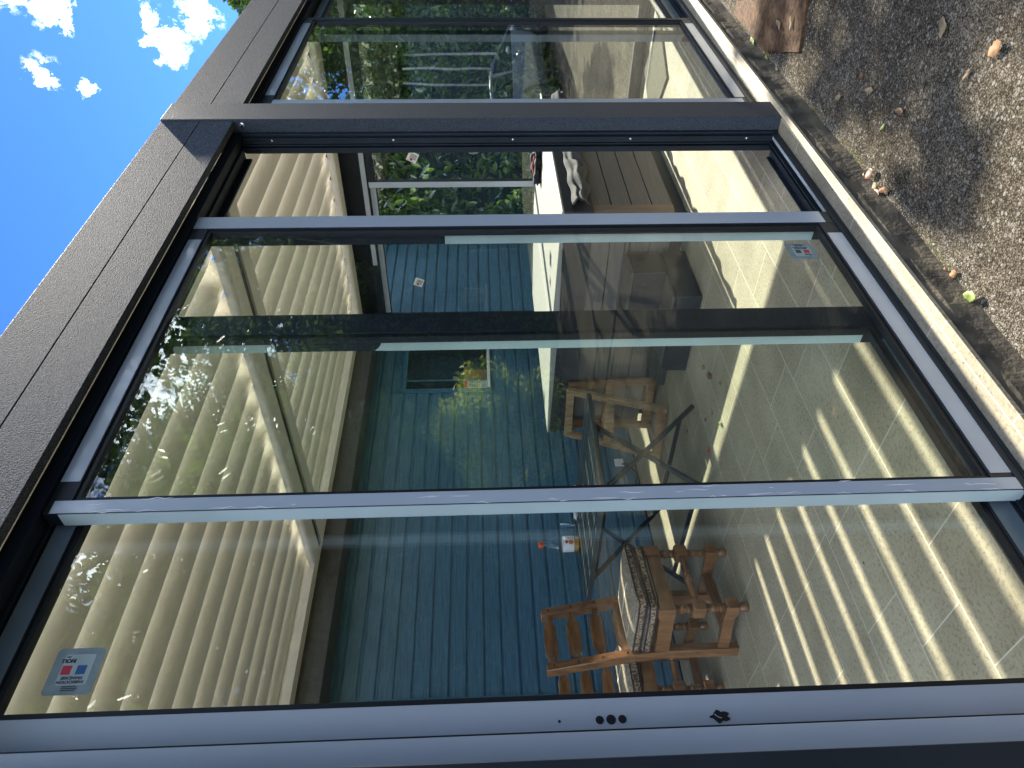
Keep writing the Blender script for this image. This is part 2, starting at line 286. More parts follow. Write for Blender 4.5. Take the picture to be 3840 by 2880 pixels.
# ------------------------------------------------------------------ mesh builder (layout units)
class MB:
    def __init__(s): s.v = []; s.f = []; s.mi = []; s.cur = 0
    def add(s, vs, fs):
        o = len(s.v); s.v += [tuple(p) for p in vs]; s.f += [tuple(i+o for i in q) for q in fs]; s.mi += [s.cur]*len(fs); return s
    def box(s, x0, x1, y0, y1, z0, z1):
        v = [(x, y, z) for z in (z0, z1) for y in (y0, y1) for x in (x0, x1)]
        return s.add(v, [(0, 2, 3, 1), (4, 5, 7, 6), (0, 1, 5, 4), (2, 6, 7, 3), (0, 4, 6, 2), (1, 3, 7, 5)])
    def hexa(s, b_, t_):
        return s.add(list(b_)+list(t_), [(3, 2, 1, 0), (4, 5, 6, 7), (0, 1, 5, 4), (1, 2, 6, 5), (2, 3, 7, 6), (3, 0, 4, 7)])
    def bar(s, p, q, a, b_, up=(0, 0, 1)):
        p = Vector(p); q = Vector(q); d = (q-p).normalized(); up = Vector(up)
        if abs(d.dot(up)) > .98: up = Vector((0, 1, 0))
        X = d.cross(up).normalized(); Y = X.cross(d).normalized()
        k = [(-a/2, -b_/2), (a/2, -b_/2), (a/2, b_/2), (-a/2, b_/2)]
        return s.hexa([p+X*i+Y*j for i, j in k], [q+X*i+Y*j for i, j in k])
    def tube(s, pts, rad, n=10, cap=True):
        pts = [Vector(p) for p in pts]; rings = []
        if not isinstance(rad, (list, tuple)): rad = [rad]*len(pts)
        o = len(s.v); X = None
        for i, p in enumerate(pts):
            d = (pts[min(i+1, len(pts)-1)]-pts[max(i-1, 0)]).normalized()
            if X is None:
                a = Vector((0, 0, 1)) if abs(d.z) < .9 else Vector((1, 0, 0)); X = d.cross(a).normalized()
            else: X = (X-d*X.dot(d)).normalized()
            Y = d.cross(X)
            for k in range(n):
                s.v.append(tuple(p+(X*cos(2*pi*k/n)+Y*sin(2*pi*k/n))*rad[i]))
        for i in range(len(pts)-1):
            for k in range(n):
                s.f.append((o+i*n+k, o+i*n+(k+1) % n, o+(i+1)*n+(k+1) % n, o+(i+1)*n+k)); s.mi.append(s.cur)
        if cap:
            s.f.append(tuple(o+k for k in range(n))[::-1]); s.mi.append(s.cur)
            s.f.append(tuple(o+(len(pts)-1)*n+k for k in range(n))); s.mi.append(s.cur)
        return s
    def lathe(s, c, prof, n=20, ax='z'):
        o = len(s.v)
        for rr, h in prof:
            for k in range(n):
                a = 2*pi*k/n
                if ax == 'z': s.v.append((c[0]+rr*cos(a), c[1]+rr*sin(a), c[2]+h))
                elif ax == 'y': s.v.append((c[0]+rr*cos(a), c[1]+h, c[2]-rr*sin(a)))
                else: s.v.append((c[0]+h, c[1]+rr*cos(a), c[2]+rr*sin(a)))
        for i in range(len(prof)-1):
            for k in range(n):
                s.f.append((o+i*n+k, o+i*n+(k+1) % n, o+(i+1)*n+(k+1) % n, o+(i+1)*n+k)); s.mi.append(s.cur)
        s.f.append(tuple(o+k for k in range(n))[::-1]); s.mi.append(s.cur)
        s.f.append(tuple(o+(len(prof)-1)*n+k for k in range(n))); s.mi.append(s.cur)
        return s
    def prism(s, poly, lo, hi, ax='y'):   # poly in the other two axes
        def P(a, b_, c):
            return {'y': (a, c, b_), 'x': (c, a, b_), 'z': (a, b_, c)}[ax]
        n = len(poly)
        return s.add([P(a, b_, lo) for a, b_ in poly]+[P(a, b_, hi) for a, b_ in poly],
                     [tuple(range(n))[::-1], tuple(range(n, 2*n))]+[(i, (i+1) % n, n+(i+1) % n, n+i) for i in range(n)])
    def build(s, name, mat, parent=None, smooth=False, bevel=0, local=False, mats=None):
        me = bpy.data.meshes.new(name)
        if parent is not None: off = parent.location
        else: off = Vector((0, 0, 0))
        if parent is not None and parent.parent is not None: off = off+parent.parent.location
        if local: V = [Vector(p)*S for p in s.v]
        else: V = [W(*p) for p in s.v]
        org = Vector((0, 0, 0))
        if parent is None and not local and V:
            xs = [p.x for p in V]; ys = [p.y for p in V]; zs = [p.z for p in V]
            org = Vector(((min(xs)+max(xs))/2, (min(ys)+max(ys))/2, min(zs)))
            off = org
        if local: off = Vector((0, 0, 0))
        me.from_pydata([p-off for p in V], [], s.f)
        for mm_ in (mats or [mat]): me.materials.append(mm_)
        if mats: me.polygons.foreach_set('material_index', s.mi)
        me.update()
        bm = bmesh.new(); bm.from_mesh(me); bmesh.ops.recalc_face_normals(bm, faces=bm.faces); bm.to_mesh(me); bm.free()
        if smooth:
            for p in me.polygons: p.use_smooth = True
        o = bpy.data.objects.new(name, me); C.objects.link(o)
        if parent is not None: o.parent = parent
        else: o.location = org
        if smooth:
            md = o.modifiers.new('es', 'EDGE_SPLIT'); md.split_angle = radians(38)
        if bevel:
            md = o.modifiers.new('bv', 'BEVEL'); md.width = bevel; md.segments = 2; md.limit_method = 'ANGLE'; md.angle_limit = radians(50)
        return o
def tag(o, label=None, cat=None, group=None, kind=None):
    if label: o['label'] = label
    if cat: o['category'] = cat
    if group: o['group'] = group
    if kind: o['kind'] = kind
    return o
def thing(name, label, cat, loc, group=None, rz=0):
    o = bpy.data.objects.new(name, None); C.objects.link(o); o.location = W(*loc); o.empty_display_size = .1
    o.rotation_euler = (0, 0, rz)
    return tag(o, label, cat, group)
def box(*a): return MB().box(*a)
F0 = -ZF                      # terrace level
ZD = -1.122                   # driveway level

# ------------------------------------------------------------------ setting
d = MB().add([(-45, -45, ZD), (60, -45, ZD), (60, 60, ZD), (-45, 60, ZD)], [(0, 1, 2, 3)]).build('driveway', MT['asphalt']); tag(d, kind='structure')
# terrace: tiles on a slab with a rough front edge
tm = MB(); tm.cur = 0; tm.box(-1.2, 4.80, .981, 3.74, F0-.012, F0)
o_ = tm.build('terrace_floor', MT['tile'], bevel=.002); tag(o_, kind='structure')
# kerb face with uneven thickness
kb = MB(); xs = np.linspace(-1.2, 4.8, 220); n = len(xs)
prof = [(.986, -.014), (.981, -.03), (.980, -.06), (.979, -.097)]
vs = []
for i, x in enumerate(xs):
    for k, (yy, zz) in enumerate(prof):
        j = .0022*sin(x*17+k*.5)+.0012*sin(x*41+k)+random.uniform(-.0006, .0006)
        if k == 3: j -= .004
        vs.append((x, yy+j, F0+zz-.001))
fs = [(i*4+k, (i+1)*4+k, (i+1)*4+k+1, i*4+k+1) for i in range(n-1) for k in range(3)]
kb.add(vs, fs); kb.box(-1.2, 4.8, .99, 3.74, ZD-.05, F0-.0125)
o_ = kb.build('terrace_edge', MT['concrete']); tag(o_, kind='structure')

# ------------------------------------------------------------------ pergola
PG = thing('pergola', 'anthracite louvred pergola with beige tilting roof blades against the blue house', 'pergola', (2.44, 2.2, F0))
def part(mb, name, mat, par=None, **k): return mb.build(name, MT[mat] if isinstance(mat, str) else mat, PG if par is None else par, **k)
for (x0, x1, y0, y1) in ((.25, .361, 1.0, 1.046), (2.381, 2.51, 1.0, 1.046), (4.62, 4.75, 1.0, 1.215), (.23, .36, 3.60, 3.73), (4.62, 4.75, 3.60, 3.73)):
    zt = 1.036 if y0 < 2 else 1.0
    part(box(x0, x1, y0, y1, F0, zt), 'post', 'darksm' if x0 == .25 else 'dark', bevel=.0015)
part(box(2.3807, 2.507, 1.0465, 1.117, F0, .94), 'post_core', 'darksm')
part(box(.25, .358, 1.0465, 1.118, F0, .79), 'post_core', 'darksm')
for (x0, x1) in ((-1.2, 2.3805), (2.5105, 4.75)):
    b1 = MB(); b1.box(x0, x1, 1.0065, 1.030, .802, .9085); b1.box(x0, x1, 1.0095, 1.030, .9085, .9115); b1.box(x0, x1, 1.0065, 1.030, .9115, 1.034)
    part(b1, 'front_beam', 'fascia', bevel=.001)
part(box(-1.2, 4.75, 1.0085, 1.06, 1.0345, 1.0375), 'beam_cap', 'dark')
# end beams
part(box(4.665, 4.76, 1.22, 3.6, .80, 1.034), 'side_beam', 'darksm')
part(box(.26, .36, 1.06, 3.6, .80, 1.034), 'side_beam', 'darksm')
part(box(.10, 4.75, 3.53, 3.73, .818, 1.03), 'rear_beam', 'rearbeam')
part(box(.37, 4.62, 3.44, 3.525, .935, .990), 'rear_gutter', 'beige')
part(box(.37, 4.62, 3.43, 3.525, .9915, 1.016), 'gutter_lip', 'white')  # beige gutter edge drawn white, sunlight on it put into the colour
def lip(xa, xb, y0=1.22, y1=3.46):
    rd = .022; zb = .922; p = []
    for k in range(7):
        a = pi+pi/2*k/6; p.append((xa+rd+rd*cos(a), zb+rd+rd*sin(a)))
    for k in range(7):
        a = 1.5*pi+pi/2*k/6; p.append((xb-rd+rd*cos(a), zb+rd+rd*sin(a)))
    p += [(xb, .962), (xa, .962)]
    return part(MB().prism(p, y0, y1, 'y'), 'gutter', 'beige', smooth=True)
lip(2.285, 2.412); lip(4.44, 4.60); lip(.37, .44)
part(box(2.4125, 2.455, 1.22, 3.47, .934, .950), 'drain_slot', 'rubber')
part(box(2.4555, 2.552, 1.22, 3.47, .924, .962), 'gutter', 'beige')
part(box(2.462, 2.492, 1.06, 3.5, .9625, 1.030), 'centre_beam', 'white')  # white puts the lit look of the beige inner face into the colour
part(box(2.4555, 2.4585, 1.22, 3.44, .9505, 1.0), 'blade_rail', 'rubber')
part(box(4.604, 4.664, 1.22, 3.5, .94, .985), 'gutter', 'white')  # white instead of beige: sun on this gutter face put into the colour
# louvre blades: shallow hooked profile, near edge high, far edge low
def blade(x0, x1, yc):
    pitch = .160; w = .1325; n = 9; top = []; bot = []
    for k in range(n):
        t_ = k/(n-1); y = yc+t_*w
        z = 1.046-.050*t_-.010*sin(pi*t_)+(.004 if k == 0 else 0)
        bot.append((y, z-.010-.004*sin(pi*t_))); top.append((y, z+.006))
    p = bot+top[::-1]
    return MB().prism(p, x0, x1, 'x')
bl = []
for (x0, x1) in ((.46, 2.40), (2.515, 4.628)):
    for k in range(15):
        y0 = 1.045+.160*k
        o_ = part(blade(x0, x1, y0), 'louvre_blade', 'blade', smooth=True)

# ------------------------------------------------------------------ door frames
def screws(par, xs_, y, zs, rad=.0045):
    for z in zs:
        m_ = MB(); m_.lathe((xs_, y, z), [(rad, 0), (rad, -.002), (rad*.5, -.0035)], 12, 'y'); m_.build('screw', MT['steel'], par, smooth=True)
DF = thing('door_frame', 'dark sliding door frame in the wide bay left of the middle post', 'door frame', (1.32, 1.12, F0), 'sliding door frames')
def dpart(mb, name, mat='darksm', par=None, **k): return mb.build(name, MT[mat], par or DF, **k)
h_ = MB(); h_.box(.362, 2.3802, 1.048, 1.056, .784, .814); h_.box(.362, 2.3802, 1.0565, 1.090, .7895, .812); h_.box(.362, 2.3802, 1.0905, 1.100, .782, .811); h_.box(.362, 2.3802, 1.1005, 1.137, .7895, .810); h_.box(.362, 2.3802, 1.1375, 1.146, .770, .811)
dpart(h_, 'header', 'header', bevel=.001)
j = MB()
for (xl, y0, y1) in ((2.372, 1.048, 1.0535), (2.378, 1.054, 1.0605), (2.366, 1.061, 1.064), (2.3735, 1.0645, 1.0835), (2.366, 1.084, 1.087), (2.378, 1.0875, 1.0945), (2.366, 1.095, 1.0985), (2.374, 1.099, 1.117)):
    j.box(xl, 2.3805, y0, y1, F0+.004, .784)
dpart(j, 'jamb', bevel=.0006)
for z in (.688, .284, -.118, -.520, -.921):
    m_ = MB(); m_.lathe((2.3735, 1.0715, z), [(.0045, 0), (.0045, -.002), (.0025, -.0032)], 12, 'x'); m_.build('screw', MT['steel'], DF, smooth=True)
m_ = MB(); m_.lathe((2.3815, 1.020, .776), [(.009, 0), (.009, -.003), (.005, -.0045)], 14, 'x'); m_.build('screw', MT['steel'], DF, smooth=True)
jl = MB(); jl.box(.3625, .414, 1.050, 1.14, F0+.004, .784); dpart(jl, 'jamb', 'film', bevel=.001)
dpart(box(.4145, .420, 1.060, 1.14, F0+.004, .784), 'seal', 'rubber')
t_ = MB(); t_.box(.362, 2.38, 1.052, 1.142, F0+.001, F0+.010)
for yy in (1.053, 1.085, 1.098, 1.136): t_.box(.42, 2.3655, yy, yy+.004, F0+.0105, F0+.024)
dpart(t_, 'track')
tf = MB(); tf.box(1.86, 2.365, 1.0575, 1.0715, F0+.0105, F0+.020); dpart(tf, 'track_cover', 'film')
# right bay
DF2 = thing('door_frame', 'dark sliding door frame in the bay right of the middle post', 'door frame', (3.56, 1.12, F0), 'sliding door frames')
h_ = MB(); h_.box(2.511, 4.62, 1.048, 1.056, .784, .814); h_.box(2.511, 4.62, 1.0565, 1.146, .790, .812)
dpart(h_, 'header', 'header', par=DF2)
dpart(box(2.511, 2.575, 1.050, 1.14, F0+.004, .784), 'jamb', par=DF2)
dpart(box(4.555, 4.619, 1.050, 1.14, F0+.004, .784), 'jamb', par=DF2)
t_ = MB(); t_.box(2.511, 4.62, 1.052, 1.142, F0+.001, F0+.010)
for yy in (1.053, 1.085, 1.098, 1.136): t_.box(2.58, 4.55, yy, yy+.004, F0+.0105, F0+.026)
dpart(t_, 'track', par=DF2)

# ------------------------------------------------------------------ sliding panels
def text_mesh(body, size, M4, mat, name, par, bold=False):
    cu = bpy.data.curves.new(name, 'FONT'); cu.body = body; cu.size = size; cu.extrude = .0003; cu.align_x = 'CENTER'; cu.align_y = 'CENTER'
    if bold: cu.offset = size*.02
    ob = bpy.data.objects.new(name, cu); C.objects.link(ob)
    dg = bpy.context.evaluated_depsgraph_get(); me = bpy.data.meshes.new_from_object(ob.evaluated_get(dg))
    bpy.data.objects.remove(ob); me.materials.clear(); me.materials.append(mat)
    off = par.location + (par.parent.location if par.parent else Vector((0, 0, 0)))
    me.transform(M4); me.transform(Matrix.Translation(-off))
    o = bpy.data.objects.new(name, me); C.objects.link(o); o.parent = par; return o
def panel(label, x0, x1, yf, sl, sr, zb=-1.016, zt=.782, strips=(), film_front=(True, True), dep=.034, bottom=.058, top=.040, dull=False, gl=None):
    """a sliding leaf: x0..x1, front face yf, stile widths sl/sr"""
    T = thing('sliding_door_panel', label, 'sliding door', ((x0+x1)/2, yf+dep/2, zb), 'sliding glass door panels')
    yb = yf+dep; g0 = zb+bottom; g1 = zt-top
    q = MB(); q.box(x0, x0+sl, yf, yb, zb, zt); q.build('stile', MT['darksm'], T, bevel=.0012)
    q = MB(); q.box(x1-sr, x1, yf, yb, zb, zt); q.build('stile', MT['darksm'], T, bevel=.0012)
    q = MB(); q.box(x0+sl, x1-sr, yf+.001, yb-.001, zb, g0); q.build('bottom_rail', MT['darksm'], T)
    q = MB(); q.box(x0+sl, x1-sr, yf+.001, yb-.001, g1, zt); q.build('top_rail', MT['darksm'], T)
    q = MB()
    gx0, gx1 = x0+sl, x1-sr; e_ = .010
    for a in ((gx0, gx0+e_, g0, g1), (gx1-e_, gx1, g0, g1), (gx0+e_, gx1-e_, g0, g0+e_), (gx0+e_, gx1-e_, g1-e_, g1)):
        q.box(a[0], a[1], yf+.005, yf+.024, a[2], a[3])
    q.build('glazing_gasket', MT['rubber'], T)
    ym = yf+.012
    q = MB(); q.box(gx0+.001, gx1-.001, ym, ym+.005, g0+.001, g1-.001); q.build('glass_pane', MT['glass'], T)
    fm = MT['film']; e = .0012
    if film_front[0]:
        q = MB(); q.box(x0+.0005, x0+sl-.001, yf-e, yf-.0002, zb+(.0 if film_front[0] is True else film_front[0]), zt-.012); q.build('protective_film', fm, T)
    if film_front[1]:
        a = film_front[1]; z0 = zb+.038 if a is True else a
        q = MB(); q.box(x1-sr+.001, x1-.0005, yf-e, yf-.0002, z0, zt); q.build('protective_film', fm, T)
    lm = MT['filmdull'] if dull else fm
    q = MB(); q.box(x0+sl+.012, x1-sr-.055, yf-e*.2, yf+.0006, zb+.004, g0-.004); q.build('protective_film', lm, T)
    q = MB(); q.box(x0+sl+.045, x1-sr-.055, yf-e*.2, yf+.0006, g1+.002, zt-.003); q.build('protective_film', lm, T)
    for (kind, a, b_) in strips:
        if kind == 'left':      # film on the left flank of the left stile
            q = MB(); q.box(x0-e, x0-.0002, yf+.002, yb-.001, a, b_); q.build('protective_film', MT['film_side'], T)
        if kind == 'rightinner':   # film on the inner flank of the right stile, behind the glass
            q = MB(); q.box(x1-sr-e, x1-sr-.0002, yf+.0245, yb+.022, a, b_); q.build('protective_film', MT['film_side'], T)
            q = MB(); q.box(x1-sr, x1-.002, yb, yb+.022, zb+.02, zt-.02); q.build('interlock', MT['darksm'], T)
    return T
PB = panel('glass sliding door standing furthest toward the camera side, bare grey film on its edge, beside the open gap', .823, 1.845, 1.055, .029, .060,
           strips=(('left', -1.010, .755), ('rightinner', -.952, .098)))
PB['label'] = 'front sliding glass door whose right edge borders the open gap, small square sticker low in its corner'
q = MB(); q.box(1.845-.060-.0012, 1.845-.0602, 1.0795, 1.111, .098, .0985)
PA = panel('rear sliding glass door with lock holes in its wide edge and a large sticker at the top', .4335, 1.454, 1.102, .049, .076, dull=True, film_front=(True, False),
           strips=(('rightinner', -.948, .242), ('rightinner_top', 0, 0)))
q = MB(); q.box(1.454-.076-.0012, 1.454-.0762, 1.1265, 1.157, .50, .742); q.build('protective_film', MT['film_side'], PA)
# torn ends of the strips
q = MB(); q.add([(1.3768, 1.1266, .242), (1.3768, 1.157, .242), (1.3768, 1.157, .262), (1.3768, 1.148, .252), (1.3768, 1.140, .246)], [(0, 1, 2, 3, 4)]); q.build('torn_film', MT['film_side'], PA)
q = MB(); q.add([(1.3766, 1.1266, .470), (1.3766, 1.140, .485), (1.3766, 1.150, .478), (1.3766, 1.157, .500), (1.3766, 1.1266, .500)], [(0, 1, 2, 3, 4)]); q.build('torn_film', MT['rubber'], PA)
# frame line beside the wide stile
q = MB(); q.box(.4205, .4330, 1.106, 1.136, -1.01, .775); q.build('brush_seal', MT['rubber'], PA)
# lock holes
for z, rr in ((-.164, .0062), (-.181, .0072), (-.198, .0062), (-.104, .0022)):
    q = MB(); q.lathe((.4495, 1.1005, z), [(rr, 0), (rr, -.0006)], 18, 'y'); q.build('lock_hole', MT['rubber'], PA)
q = MB(); pts_ = []
for k in range(26):
    a = 2*pi*k/26; rr = .0085*(1+.18*sin(5*a)+.1*sin(9*a))
    pts_.append((.448+rr*cos(a), -.345+rr*1.6*sin(a)))
q.prism(pts_, 1.0998, 1.1005, 'y'); q.build('lock_cutout', MT['rubber'], PA)
q = MB(); q.tube([(.452, 1.099, -.336), (.446, 1.098, -.341), (.445, 1.098, -.346)], .0008, 6); q.build('wire', MT['steel'], PA)
# scuffs: thin raised wrinkles of film on the front stile
wr = MB()
for k in range(34):
    z = random.uniform(-.98, .70); L = random.uniform(.01, .06); x = random.choice((.826, .8505, .838)) + random.uniform(-.003, .003)
    p = [(x+random.uniform(-.002, .002), 1.0532, z+L*t/4) for t in range(5)]
    wr.tube(p, [.0001, .0006, .0008, .0006, .0001], 5)
wr.build('film_wrinkle', MT['white'], PB)
# stickers
def sticker(par, cx, cz, y, w, h, way, big):
    st = MB(); e = .0004
    def rr_(x0, x1, z0, z1, rad, y0, y1, mb):
        p = []
        for (cx_, cz_, a0) in ((x1-rad, z1-rad, 0), (x0+rad, z1-rad, 90), (x0+rad, z0+rad, 180), (x1-rad, z0+rad, 270)):
            for k in range(5):
                a = radians(a0+k*22.5); p.append((cx_+rad*cos(a), cz_+rad*sin(a)))
        mb.prism(p, y0, y1, 'y')
    rr_(cx-w/2, cx+w/2, cz-h/2, cz+h/2, .006, y-e, y, st)
    S_ = st.build('sticker', MT['sticker'], par)
    def sub(mb, name, mat): return mb.build(name, MT[mat], S_)
    q = MB(); rr_(cx-w*.30, cx+w*.36, cz-h*.34, cz+h*.30, .004, y-2*e, y-e*1.1, q); sub(q, 'inner_label', 'sticker2')
    # local text frame: tx along the reading direction, ty up the letters
    if way == 'up': tx, ty = Vector((0, 0, 1)), Vector((-1, 0, 0))
    else: tx, ty = Vector((0, 0, -1)), Vector((1, 0, 0))
    def Pt(a, b_): v = tx*a+ty*b_; return (cx+v.x, cz+v.z)
    k = w
    def sq(a, b_, sz, mat, name='colour_square'):
        p = [Pt(a-sz, b_-sz), Pt(a+sz, b_-sz), Pt(a+sz, b_+sz), Pt(a-sz, b_+sz)]
        q = MB(); q.prism(p, y-3*e, y-2.1*e, 'y'); sub(q, name, mat)
    sq(-.13*k, -.02*k, .095*k, 'blueprint' if big else 'greyprint'); sq(.17*k, -.02*k, .095*k, 'red')
    nrm = tx.cross(ty)
    def tm(body, a, b_, size, mat, bold=False):
        px, pz = Pt(a, b_); loc = W(px, y-3.2*e, pz)
        Mx = Matrix(((tx.x, ty.x, nrm.x, loc.x), (tx.y, ty.y, nrm.y, loc.y), (tx.z, ty.z, nrm.z, loc.z), (0, 0, 0, 1)))
        text_mesh(body, size*S, Mx, MT[mat], 'lettering', S_, bold)
    tm('RIOU.', .19*k, -.22*k, .115*k, 'ink', True); tm('glass', .22*k, -.30*k, .045*k, 'ink')
    tm('FRANÇAISE', .0, .15*k, .085*k, 'greyprint', True); tm('FABRICATION', .0, .235*k, .085*k, 'greyprint', True)
    q = MB()
    for i in range(3): x_, z_ = Pt(-.02*k, (.33+.04*i)*k); q.box(x_-.0008, x_+.0008, y-3*e, y-2.2*e, z_-.18*k+random.uniform(0, .04)*k, z_+.15*k)
    sub(q, 'small_print', 'greyprint')
sticker(PA, .560, .646, 1.1134, .076, .074, 'up', True)
sticker(PB, 1.655, -.868, 1.0664, .076, .076, 'down', False)

PC = panel('sliding glass door in the right bay nearest the middle post, mirroring hedge and parked car', 2.600, 3.640, 1.055, .080, .026, film_front=(-.0, False), strips=())
for ch in list(PC.children):
    pass
q = MB(); q.box(2.600+.002, 2.680-.002, 1.0538, 1.0548, -.985, .74); q.build('protective_film', MT['film'], PC)
PD = panel('sliding glass door at the far right end of the facade, behind its neighbour', 3.560, 4.585, 1.102, .055, .055, film_front=(False, False), dull=True)
q = MB(); q.box(3.5575, 3.5598, 1.104, 1.135, -.96, .74); q.build('protective_film', MT['filmdull'], PD)

# ------------------------------------------------------------------ end wall (windows facing +x side)
def endpanel(label, y0, y1, xf, st0, st1, film_top, filmst):
    T = thing('sliding_window_panel', label, 'sliding window', (xf+.017, (y0+y1)/2, F0+.012), 'glass panels of the end wall')
    zb, zt = F0+.012, .750; g0, g1 = zb+.06, zt-.045
    for (a, b_) in ((y0, y0+st0), (y1-st1, y1)): box(xf, xf+.034, a, b_, zb, zt).build('stile', MT['darksm'], T)
    box(xf+.001, xf+.033, y0+st0, y1-st1, zb, g0).build('bottom_rail', MT['darksm'], T)
    box(xf+.001, xf+.033, y0+st0, y1-st1, g1, zt).build('top_rail', MT['darksm'], T)
    box(xf+.014, xf+.019, y0+st0, y1-st1, g0, g1).build('glass_pane', MT['glass'], T)
    if film_top: box(xf-.0012, xf+.0002, film_top[0], film_top[1], g1+.004, zt-.002).build('protective_film', MT['film'], T)
    for (a, b_) in filmst: box(xf-.0012, xf-.0002, a, b_, zb, zt-.004).build('protective_film', MT['film'], T)
    return T
EW = thing('end_wall_frame', 'dark frame with pale film strip holding the windows at the far end of the veranda', 'window frame', (4.6, 2.3, F0))
box(4.585, 4.70, 1.205, 3.60, .7555, .7995).build('header', MT['darksm'], EW)
box(4.5835, 4.5848, 1.205, 3.030, .758, .790).build('protective_film', MT['film'], EW)
box(4.585, 4.70, 1.205, 3.60, F0+.001, F0+.011).build('track', MT['darksm'], EW)
E1 = endpanel('window panel nearest the driveway in the end wall, small white sticker near its top', 1.22, 2.410, 4.588, .04, .045, None, ((2.367, 2.408),))
E2 = endpanel('window panel nearest the house in the end wall, blue boards seen behind its sticker', 2.395, 3.590, 4.632, .03, .06, (2.42, 3.50), ())
def wsticker(par, y, z, x, ang):
    a = radians(ang); c_, s_ = cos(a), sin(a); h = .034
    def P(p, q_): return (y+p*c_-q_*s_, z+p*s_+q_*c_)
    q = MB(); q.prism([P(-h, -h), P(h, -h), P(h, h), P(-h, h)], x, x+.0008, 'x'); st = q.build('sticker', MT['paper'], par)
    q = MB()
    for k in range(4): q.prism([P(-.022+.01*k, -.026), P(-.018+.01*k, -.026), P(-.018+.01*k, .018), P(-.022+.01*k, .018)], x-.0008, x-.0002, 'x')
    q.build('small_print', MT['ink'], st)
    q = MB(); q.prism([P(.012, -.006), P(.026, -.006), P(.026, .01), P(.012, .01)], x-.0011, x-.0003, 'x'); q.build('red_mark', MT['red'], st)
wsticker(E1, 2.196, .437, 4.6005, 27); wsticker(E2, 3.23, .473, 4.6445, 22)

# ------------------------------------------------------------------ house wall with blue clapboards
HW = thing('house', 'house with blue horizontal timber cladding and a dark window', 'house', (3.5, 3.75, F0))
pitch = .0945; z = F0+.004; sd_ = MB()
WX0, WX1, WZ0, WZ1 = 3.99, 4.585, -.035, .575
k = 0
while z < 1.5:
    z1_ = z+pitch
    segs = [(1.668, 9.0)]
    if z < WZ1+.03 and z1_ > WZ0-.035: segs = [(1.668, WX0-.045), (WX1+.04, 9.0)]
    for (a, b_) in segs:
        # board with a rebated lower edge (thin dark groove) and sloped face
        p = [(3.760, z+.006), (3.737, z+.006), (3.7355, z+.012), (3.7385, z1_-.014), (3.7450, z1_-.009), (3.7470, z1_+.0055), (3.760, z1_+.0055)]
        sd_.prism(p, a, b_, 'x')
    z = z1_; k += 1
sd_.build('cladding', MT['siding'], HW, bevel=0)
box(-6, 9.0, 3.7605, 6.6, ZD, 1.5).build('wall', MT['bluetrim'], HW)
box(1.622, 1.667, 3.728, 3.760, F0, 1.5).build('corner_trim', MT['bluetrim'], HW, bevel=.002)
sd2 = MB(); z = F0+.004
while z < 1.5:
    sd2.prism([(3.760, z+.006), (3.737, z+.006), (3.7385, z+pitch-.012), (3.747, z+pitch+.005), (3.76, z+pitch+.005)], -6, 1.621, 'x'); z += pitch
sd2.build('cladding', MT['siding'], HW)
rf = MB(); rf.prism([(3.50, 1.50), (6.85, 1.50), (5.17, 2.5)], -6.2, 9.2, 'x'); rf.build('roof', MT['roof'], HW)
wf = MB()
for a in ((WX0-.044, WX0, WZ0-.033, WZ1+.028), (WX1, WX1+.039, WZ0-.033, WZ1+.028), (WX0, WX1, WZ1, WZ1+.028), (WX0, WX1, WZ0-.033, WZ0-.022)):
    wf.box(a[0], a[1], 3.7305, 3.760, a[2], a[3])
WF = wf.build('window_frame', MT['bluetrim'], HW, bevel=.002)
box(WX0, WX1, 3.720, 3.760, WZ0-.0215, WZ0).build('sill', MT['white'], HW, bevel=.002)
gp = MB(); gp.box(WX0, WX1, 3.752, 3.756, WZ0, WZ1); gp.build('window_pane', pm('dim_window_pane', (.028, .042, .046), .06), HW)
box(WX0+.10, WX0+.115, 3.746, 3.7515, WZ0, WZ1).build('window_bar', MT['bluetrim'], HW)
box(WX0+.004, WX0+.225, 3.7505, 3.7515, WZ0+.004, WZ0+.185).build('notice', MT['cardboard'], HW)
nn_ = HW.children[-1]
NB = [c for c in C.objects if c.name.startswith('notice')][0]
box(WX0+.006, WX0+.118, 3.7490, 3.7500, WZ0+.004, WZ0+.176).build('notice_sheet', MT['paper'], HW)
box(WX0+.022, WX0+.116, 3.7475, 3.7486, WZ0+.150, WZ0+.176).build('red_band', MT['red'], HW)
box(WX0+.026, WX0+.108, 3.7480, 3.7488, WZ0+.010, WZ0+.148).build('notice_sheet', MT['sticker2'], HW)
q = MB()
for i in range(5):
    for jj in range(4): q.box(WX0+.036+.016*jj+random.uniform(0, .004), WX0+.043+.016*jj, 3.7470, 3.7478, WZ0+.055+.017*i, WZ0+.063+.017*i+random.uniform(0, .005))
q.build('blurred_writing', MT['greyprint'], HW)
box(WX0+.0065, WX0+.020, 3.7476, 3.7487, WZ0+.075, WZ0+.095).build('orange_mark', MT['orangeprint'], HW)
# dark skirting strip at the wall foot
box(1.63, 9.0, 3.741, 3.759, ZD, F0+.009).build('wall_base', MT['rubber'], HW)

